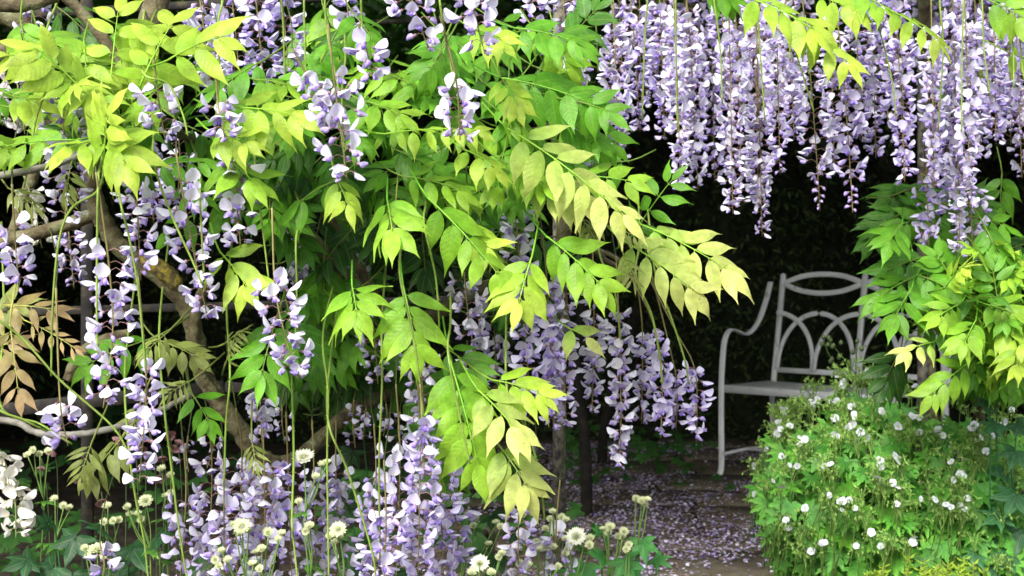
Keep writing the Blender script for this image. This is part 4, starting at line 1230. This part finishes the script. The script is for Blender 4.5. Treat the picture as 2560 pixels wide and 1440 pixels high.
# ------------------------------------------------------------------ astrantias along the border
AST = [
    ([(100, 1140, 12), (85, 1128, 10), (122, 1132, 11), (70, 1142, 8)], 2.5, 'ivory green astrantia heads below the thin grey vine stem', 0),
    ([(138, 1252, 13), (160, 1268, 11), (175, 1274, 9)], 2.5, 'small green astrantia buds above the dark palmate leaves', 0),
    ([(405, 1178, 14), (428, 1192, 12), (430, 1235, 12), (415, 1245, 9)], 2.4, 'pale astrantia heads under the tall raceme near the trunk', 0),
    ([(365, 1254, 17), (320, 1272, 13), (345, 1290, 13), (325, 1290, 11), (355, 1300, 10)], 2.3, 'astrantia with one open white head among pale buds', 1),
    ([(270, 1270, 14), (262, 1308, 9), (285, 1305, 10), (300, 1302, 9)], 2.4, 'small astrantia with flat white head beside darker leaves', 0),
    ([(243, 1376, 22), (213, 1374, 12), (268, 1372, 12), (222, 1395, 10), (262, 1392, 10)], 2.2, 'large cream astrantia head low beside the dark palmate leaves', 1),
    ([(395, 1378, 12), (400, 1390, 9)], 2.4, 'lone pair of tiny cream astrantia buds on thin stem', 0),
    ([(760, 1146, 25), (790, 1195, 12), (805, 1165, 10), (818, 1160, 10)], 2.1, 'tall astrantia with broad white head against the bent trunk', 2),
    ([(606, 1318, 20), (585, 1316, 13), (622, 1332, 13), (600, 1340, 11)], 2.05, 'cream astrantia cluster in front of the dense lower racemes', 1),
    ([(672, 1334, 15), (705, 1338, 13), (696, 1352, 11), (655, 1376, 14), (640, 1385, 10)], 2.05, 'several ivory astrantia heads before the middle of the lower racemes', 0),
    ([(555, 1382, 13), (540, 1402, 13), (570, 1404, 13), (548, 1418, 11), (632, 1415, 14), (650, 1425, 12)], 2.0, 'lowest ivory astrantia clump before the lower lilac racemes', 0),
    ([(775, 1320, 15), (765, 1330, 10), (748, 1258, 12)], 2.1, 'yellowish astrantia heads beside a bare hanging stalk', 0),
    ([(846, 1326, 19), (826, 1344, 13), (850, 1348, 12), (838, 1360, 10)], 2.05, 'round cream astrantia heads at the edge of lower racemes', 1),
    ([(1320, 1286, 14), (1308, 1290, 12), (1330, 1284, 12)], 2.4, 'greenish astrantia buds under the peach tipped wisteria leaf', 0),
    ([(1392, 1322, 20), (1382, 1284, 12), (1404, 1296, 12), (1414, 1304, 10), (1364, 1326, 12), (1376, 1302, 9)], 2.3, 'white pink-centred astrantia head directly before the iron post', 2),
    ([(1364, 1370, 16), (1342, 1358, 11), (1384, 1372, 10), (1348, 1378, 9)], 2.25, 'cream astrantia rosette below the white head at the post', 1),
    ([(1441, 1344, 23), (1414, 1352, 11), (1424, 1368, 12), (1414, 1388, 12), (1476, 1350, 14), (1474, 1366, 14), (1462, 1350, 9)], 2.25, 'largest white pink-centred astrantia head beside the petal-strewn path', 2),
    ([(1300, 1412, 13), (1322, 1416, 11), (1310, 1430, 11), (1396, 1420, 10)], 2.2, 'low green-white astrantia heads between fallen lilac flowers', 0),
    ([(1200, 1412, 22), (1180, 1436, 14), (1228, 1436, 14), (1248, 1396, 12), (1255, 1388, 10)], 2.15, 'wide white astrantia head at the foot of the peach leaves', 2),
    ([(1184, 1318, 12), (1240, 1312, 12), (1252, 1320, 11), (1222, 1365, 11)], 2.3, 'small ivory astrantia heads below the tip of a yellow leaf', 0),
    ([(1525, 1322, 15), (1508, 1328, 9), (1520, 1334, 9), (1560, 1332, 14), (1545, 1345, 10), (1556, 1348, 9)], 2.35, 'cream astrantia clusters with bright leaves on the path edge', 0),
    ([(1604, 1256, 13), (1618, 1254, 10), (1590, 1250, 9), (1612, 1266, 9)], 2.35, 'single tall astrantia stem standing alone against the path', 0),
    ([(1572, 1364, 12), (1566, 1376, 7)], 2.3, 'opening astrantia bud above large bright palmate leaves', 0),
    ([(1160, 1345, 11), (1170, 1290, 10), (1190, 1300, 10)], 2.5, 'tiny pale astrantia heads between racemes and yellow leaves', 0),
]


def astrantia_head(c, R, openness, white):
    mb = MB()
    n_ = nrm(UP * rnd(.4, 1) + TOCAM * rnd(.35, .9) + RGT * rnd(-.4, .4))
    d, s, n_ = frame(RGT + TOCAM * .1, n_)
    nb = 16
    green = np.array((.40, .50, .16)); ivory = np.array((.74, .76, .52)); wh = np.array((.82, .82, .76))
    for lay in range(2):
        for i in range(nb):
            a = 2 * math.pi * (i + .5 * lay) / nb + rnd(-.06, .06)
            v = d * math.cos(a) + s * math.sin(a); w = -d * math.sin(a) + s * math.cos(a)
            el = (.28 if openness else .75) + lay * .18 + rnd(-.08, .08)
            v2 = nrm(v * math.cos(el) + n_ * math.sin(el)); r = R * (1 - .1 * lay) * rnd(.92, 1.06)
            p0 = c + v2 * r * .2; p1 = c + v2 * r * .68; p2 = c + v2 * r
            m_ = wh if white else ivory
            mb.add([p0 - w * r * .05, p0 + w * r * .05, p1 + w * r * .17, p2, p1 - w * r * .17, p1 + n_ * r * .03], [(0, 1, 5), (1, 2, 5), (2, 3, 5), (3, 4, 5), (4, 0, 5)],
                   np.array([green * .9, green * .9, m_, m_ * .4 + green * .6, m_, m_ * .97]))
    for i in range(34):
        f = math.sqrt((i + .5) / 34) * .42 * R; a = i * 2.399
        p = c + (d * math.cos(a) + s * math.sin(a)) * f * (1 if openness else .8) + n_ * R * (.26 + (.0 if openness else .25)) * (1 - (f / (R * .62)) ** 2 * .6)
        col = (np.array((.72, .56, .56)) if white and rnd() < .5 else np.array((.66, .70, .42))) * rnd(.85, 1.1)
        pod(mb, p - n_ * R * .2, p + n_ * R * rnd(.04, .14), R * .05, R * .05, np.array((.40, .48, .18)), col, 1, 4, upv=d)
    return mb, n_


for k, (heads, Y, label, white) in enumerate(AST):
    hx, hy, hr = max(heads, key=lambda q: q[2])
    top = at(hx, hy, Y)
    foot = np.array((top[0] + rnd(-.05, .05), top[1] + rnd(.02, .12), 0.0))
    pl = thing('astrantia', foot, label, 'astrantia', 'astrantias along the border')
    fork = top + np.array((rnd(-.008, .008), .012, -.085))
    mb = MB()
    sc = np.array((.10, .18, .04)) * rnd(.8, 1.2)
    tube(mb, spline([foot, (foot + fork) / 2 + np.array((rnd(-.03, .03), 0, 0)), fork], 6), np.linspace(.0022, .0014, 13), sc, 6)
    for (x, y, r) in heads:
        c = at(x, y, Y + rnd(-.02, .02))
        tube(mb, spline([fork, (fork + c) / 2 + np.array((rnd(-.006, .006), 0, -.006)), c], 4), .0012, sc * 1.3, 5)
    build('stem', mb, M_STEM, pl)
    for (x, y, r) in heads:
        c = at(x, y, Y + rnd(-.02, .02))
        big = r >= 16
        hb, _ = astrantia_head(c, 1.3 * max(r, 12) * Y / F, big, white == 2 and big)
        build('flower_head', hb, M_PETAL, pl)
    for j in range(6):
        mb = MB(); a = rnd(0, 6.28)
        fingers(mb, fork if j < 3 else fork * .86 + foot * .14 + np.array((rnd(-.01, .01), 0, 0)), np.array((math.cos(a), math.sin(a), -.1)), UP, rnd(.022, .042), np.array((.06, .20, .03)), np.array((.16, .36, .05)), 3, 110, .7)
        build('leaf', mb, M_HERB, pl)

HERB = [
    ('leafy_plant', 2.35, (.06, .28, .06), (.11, .40, .09), [(1606, 1355, 62, .2, -1), (1562, 1402, 74, .3, -.6), (1510, 1392, 66, -.5, .3), (1462, 1415, 70, -.2, -.8), (1640, 1395, 50, .6, -.3), (1500, 1330, 34, -.8, .6), (1580, 1440, 60, .3, -1), (1430, 1430, 58, -.6, -.6)],
     'bright green five-fingered leaves at the edge of the path', None),
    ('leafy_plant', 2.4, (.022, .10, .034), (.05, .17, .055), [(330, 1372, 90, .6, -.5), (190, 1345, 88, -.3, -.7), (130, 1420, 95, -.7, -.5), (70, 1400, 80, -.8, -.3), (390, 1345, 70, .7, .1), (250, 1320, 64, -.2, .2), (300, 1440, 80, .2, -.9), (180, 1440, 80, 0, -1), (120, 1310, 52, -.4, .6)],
     'dark blue-green palmate leaves low in the shaded corner', None),
    ('leafy_plant', 2.9, (.030, .13, .05), (.08, .25, .09), [(2540, 1240, 80, -.6, -.6), (2500, 1290, 64, -.9, -.2), (2555, 1330, 76, -.4, -.9), (2470, 1010, 60, -.8, .2), (2520, 985, 64, -.3, .7), (2545, 1060, 60, .4, -.5), (2490, 1060, 56, -.8, -.5), (2540, 1130, 64, -.5, -.6), (2510, 1180, 56, -.9, 0), (2520, 1390, 64, -.7, -.4), (2440, 1390, 46, -.6, -.6), (2480, 1420, 52, -.4, -.8)],
     'deep green palmate foliage crowding the geranium from the border', None),
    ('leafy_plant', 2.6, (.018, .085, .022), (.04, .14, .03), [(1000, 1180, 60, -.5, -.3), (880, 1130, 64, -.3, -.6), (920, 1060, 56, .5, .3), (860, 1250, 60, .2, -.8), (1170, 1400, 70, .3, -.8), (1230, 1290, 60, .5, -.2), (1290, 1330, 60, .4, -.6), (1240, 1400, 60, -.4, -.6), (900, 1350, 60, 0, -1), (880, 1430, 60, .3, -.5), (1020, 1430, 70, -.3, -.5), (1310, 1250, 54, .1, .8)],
     'dark shaded herb leaves showing between the lower racemes', None),
]
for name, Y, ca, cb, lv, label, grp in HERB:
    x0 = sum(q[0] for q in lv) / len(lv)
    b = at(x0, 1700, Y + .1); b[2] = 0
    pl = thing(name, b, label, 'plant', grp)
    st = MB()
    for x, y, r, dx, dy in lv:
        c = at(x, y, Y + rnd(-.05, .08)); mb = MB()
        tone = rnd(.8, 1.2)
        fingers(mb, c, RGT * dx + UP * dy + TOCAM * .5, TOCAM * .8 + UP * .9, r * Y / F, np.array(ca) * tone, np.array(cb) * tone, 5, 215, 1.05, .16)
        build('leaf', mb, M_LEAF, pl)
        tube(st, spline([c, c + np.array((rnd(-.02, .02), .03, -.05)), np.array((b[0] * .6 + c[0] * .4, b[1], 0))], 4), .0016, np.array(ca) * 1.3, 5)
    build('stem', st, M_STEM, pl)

# lime shrub peeping in at the bottom
ls = thing('lime_shrub', at(2290, 1800, 2.7) * np.array((1, 1, 0)), 'yellow-lime small-leaved shrub tops below the geranium', 'shrub')
mb = MB(); mst = MB()
for i in range(34):
    x = rnd(2150, 2460); y = rnd(1405, 1475) - 14 * math.sin((x - 2150) / 310 * math.pi); c = at(x, y, 2.7 + rnd(-.08, .1))
    tube(mst, [c + np.array((rnd(-.02, .02), .03, -.3)), c + np.array((0, 0, -.03)), c + UP * .006], .0013, (.2, .24, .05), 4)
    for j in range(9):
        a = j * 2.4 + rnd(-.3, .3)
        v = np.array((math.cos(a), math.sin(a), rnd(.3, 1.3)))
        leaflet(mb, c - UP * .004 * j, v, UP + np.array((-math.cos(a), -math.sin(a), 0)) * .5, rnd(.013, .022), np.array((.30, .50, .03)), np.array((.50, .66, .08)), 1.35, .1, .3, .01)
build('foliage', mb, M_LEAF, ls, kind='stuff'); build('stem', mst, M_STEM, ls)

# columbines fading in the dark corner
aq = thing('columbine', at(380, 1700, 2.9) * np.array((1, 1, 0)), 'dim pinkish nodding columbine flowers in the shade under the rail', 'columbine')
mb = MB(); fl = []
for (x, y) in [(300, 1095), (330, 1105), (375, 1095), (395, 1110), (420, 1085), (440, 1115), (405, 1140), (350, 1120), (455, 1100), (200, 1195), (105, 1165), (255, 1250), (130, 1125), (400, 1190)]:
    c = at(x, y, 2.9 + rnd(-.1, .2))
    tube(mb, spline([np.array((c[0] + rnd(-.03, .03), c[1] + .03, 0)), c + np.array((.01, .01, -.1)), c + UP * .012, c], 4), .0012, (.05, .08, .03), 4)
    f = MB(); star_flower(f, c, -UP * .8 + TOCAM * .4 + RGT * rnd(-.4, .4), .014, (.32, .17, .17), (.4, .3, .25), cup=.7)
    fl.append(f)
build('stem', mb, M_STEM, aq)
for f in fl: build('flower', f, M_PETAL, aq)

# ------------------------------------------------------------------ shaded ground cover and fallen petals
gc = MB()
def cover(n, xr, yr, zr, R, ca, cb):
    for i in range(n):
        c = np.array((rnd(*xr), rnd(*yr), rnd(*zr)))
        palmate(gc, c, np.array((rnd(-1, 1), rnd(-1, .3), -.1)), UP + TOCAM * rnd(.2, 1) + RGT * rnd(-.5, .5), rnd(*R), np.array(ca) * rnd(.7, 1.2), np.array(cb) * rnd(.7, 1.2), 5, .45, 260, .2, False)
cover(330, (-2.8, -.05), (3.0, 4.6), (.04, .40), (.035, .07), (.020, .075, .014), (.04, .12, .02))
cover(90, (.25, 1.0), (6.2, 7.6), (.02, .22), (.03, .06), (.020, .085, .014), (.04, .13, .02))
cover(60, (-.3, .30), (4.3, 6.2), (.02, .28), (.03, .06), (.020, .08, .014), (.04, .12, .02))
cover(120, (-2.8, .1), (5.0, 8.2), (.02, .3), (.05, .09), (.012, .05, .010), (.025, .08, .016))
o = build('ground_cover', gc, M_HERB); tag(o, 'low shaded green leaves covering the soil under the vines', 'ground cover', kind='stuff')

n = 64000
X = rng.uniform(-.6, 2.8, n); Yy = rng.uniform(3.7, 8.1, n)
dens = np.sin(X * 3.7 + 1.3 * np.sin(Yy * 2.1)) * .5 + np.sin(Yy * 4.9 + X * 1.7) * .4 + np.sin(X * 9.1 - Yy * 7.3) * .35 + rng.normal(0, .36, n)
keep = dens > -.02
X, Yy = X[keep], Yy[keep]; n = len(X)
P = np.stack([X, Yy, rng.uniform(.006, .016, n)], 1)
V, t, c = leaf_cards(n, P, np.array((0, 0, 1.0)), .0155, (.50, .44, .70), (.82, .79, .90), .22, .75)
br = np.repeat(rng.uniform(0, 1, n) < .26, 4)
c[br] = np.array((.22, .15, .11)) * rng.uniform(.7, 1.6, (br.sum(), 1))
pu = np.repeat(rng.uniform(0, 1, n) < .25, 4)
c[pu & ~br] *= np.array((.62, .5, .85))
V[:, 2] = np.maximum(V[:, 2], .006)
fp = build('fallen_petals', MB().add(V, t, c), M_PETAL)
tag(fp, 'fallen lilac wisteria petals strewn over the path', 'petals', kind='stuff')
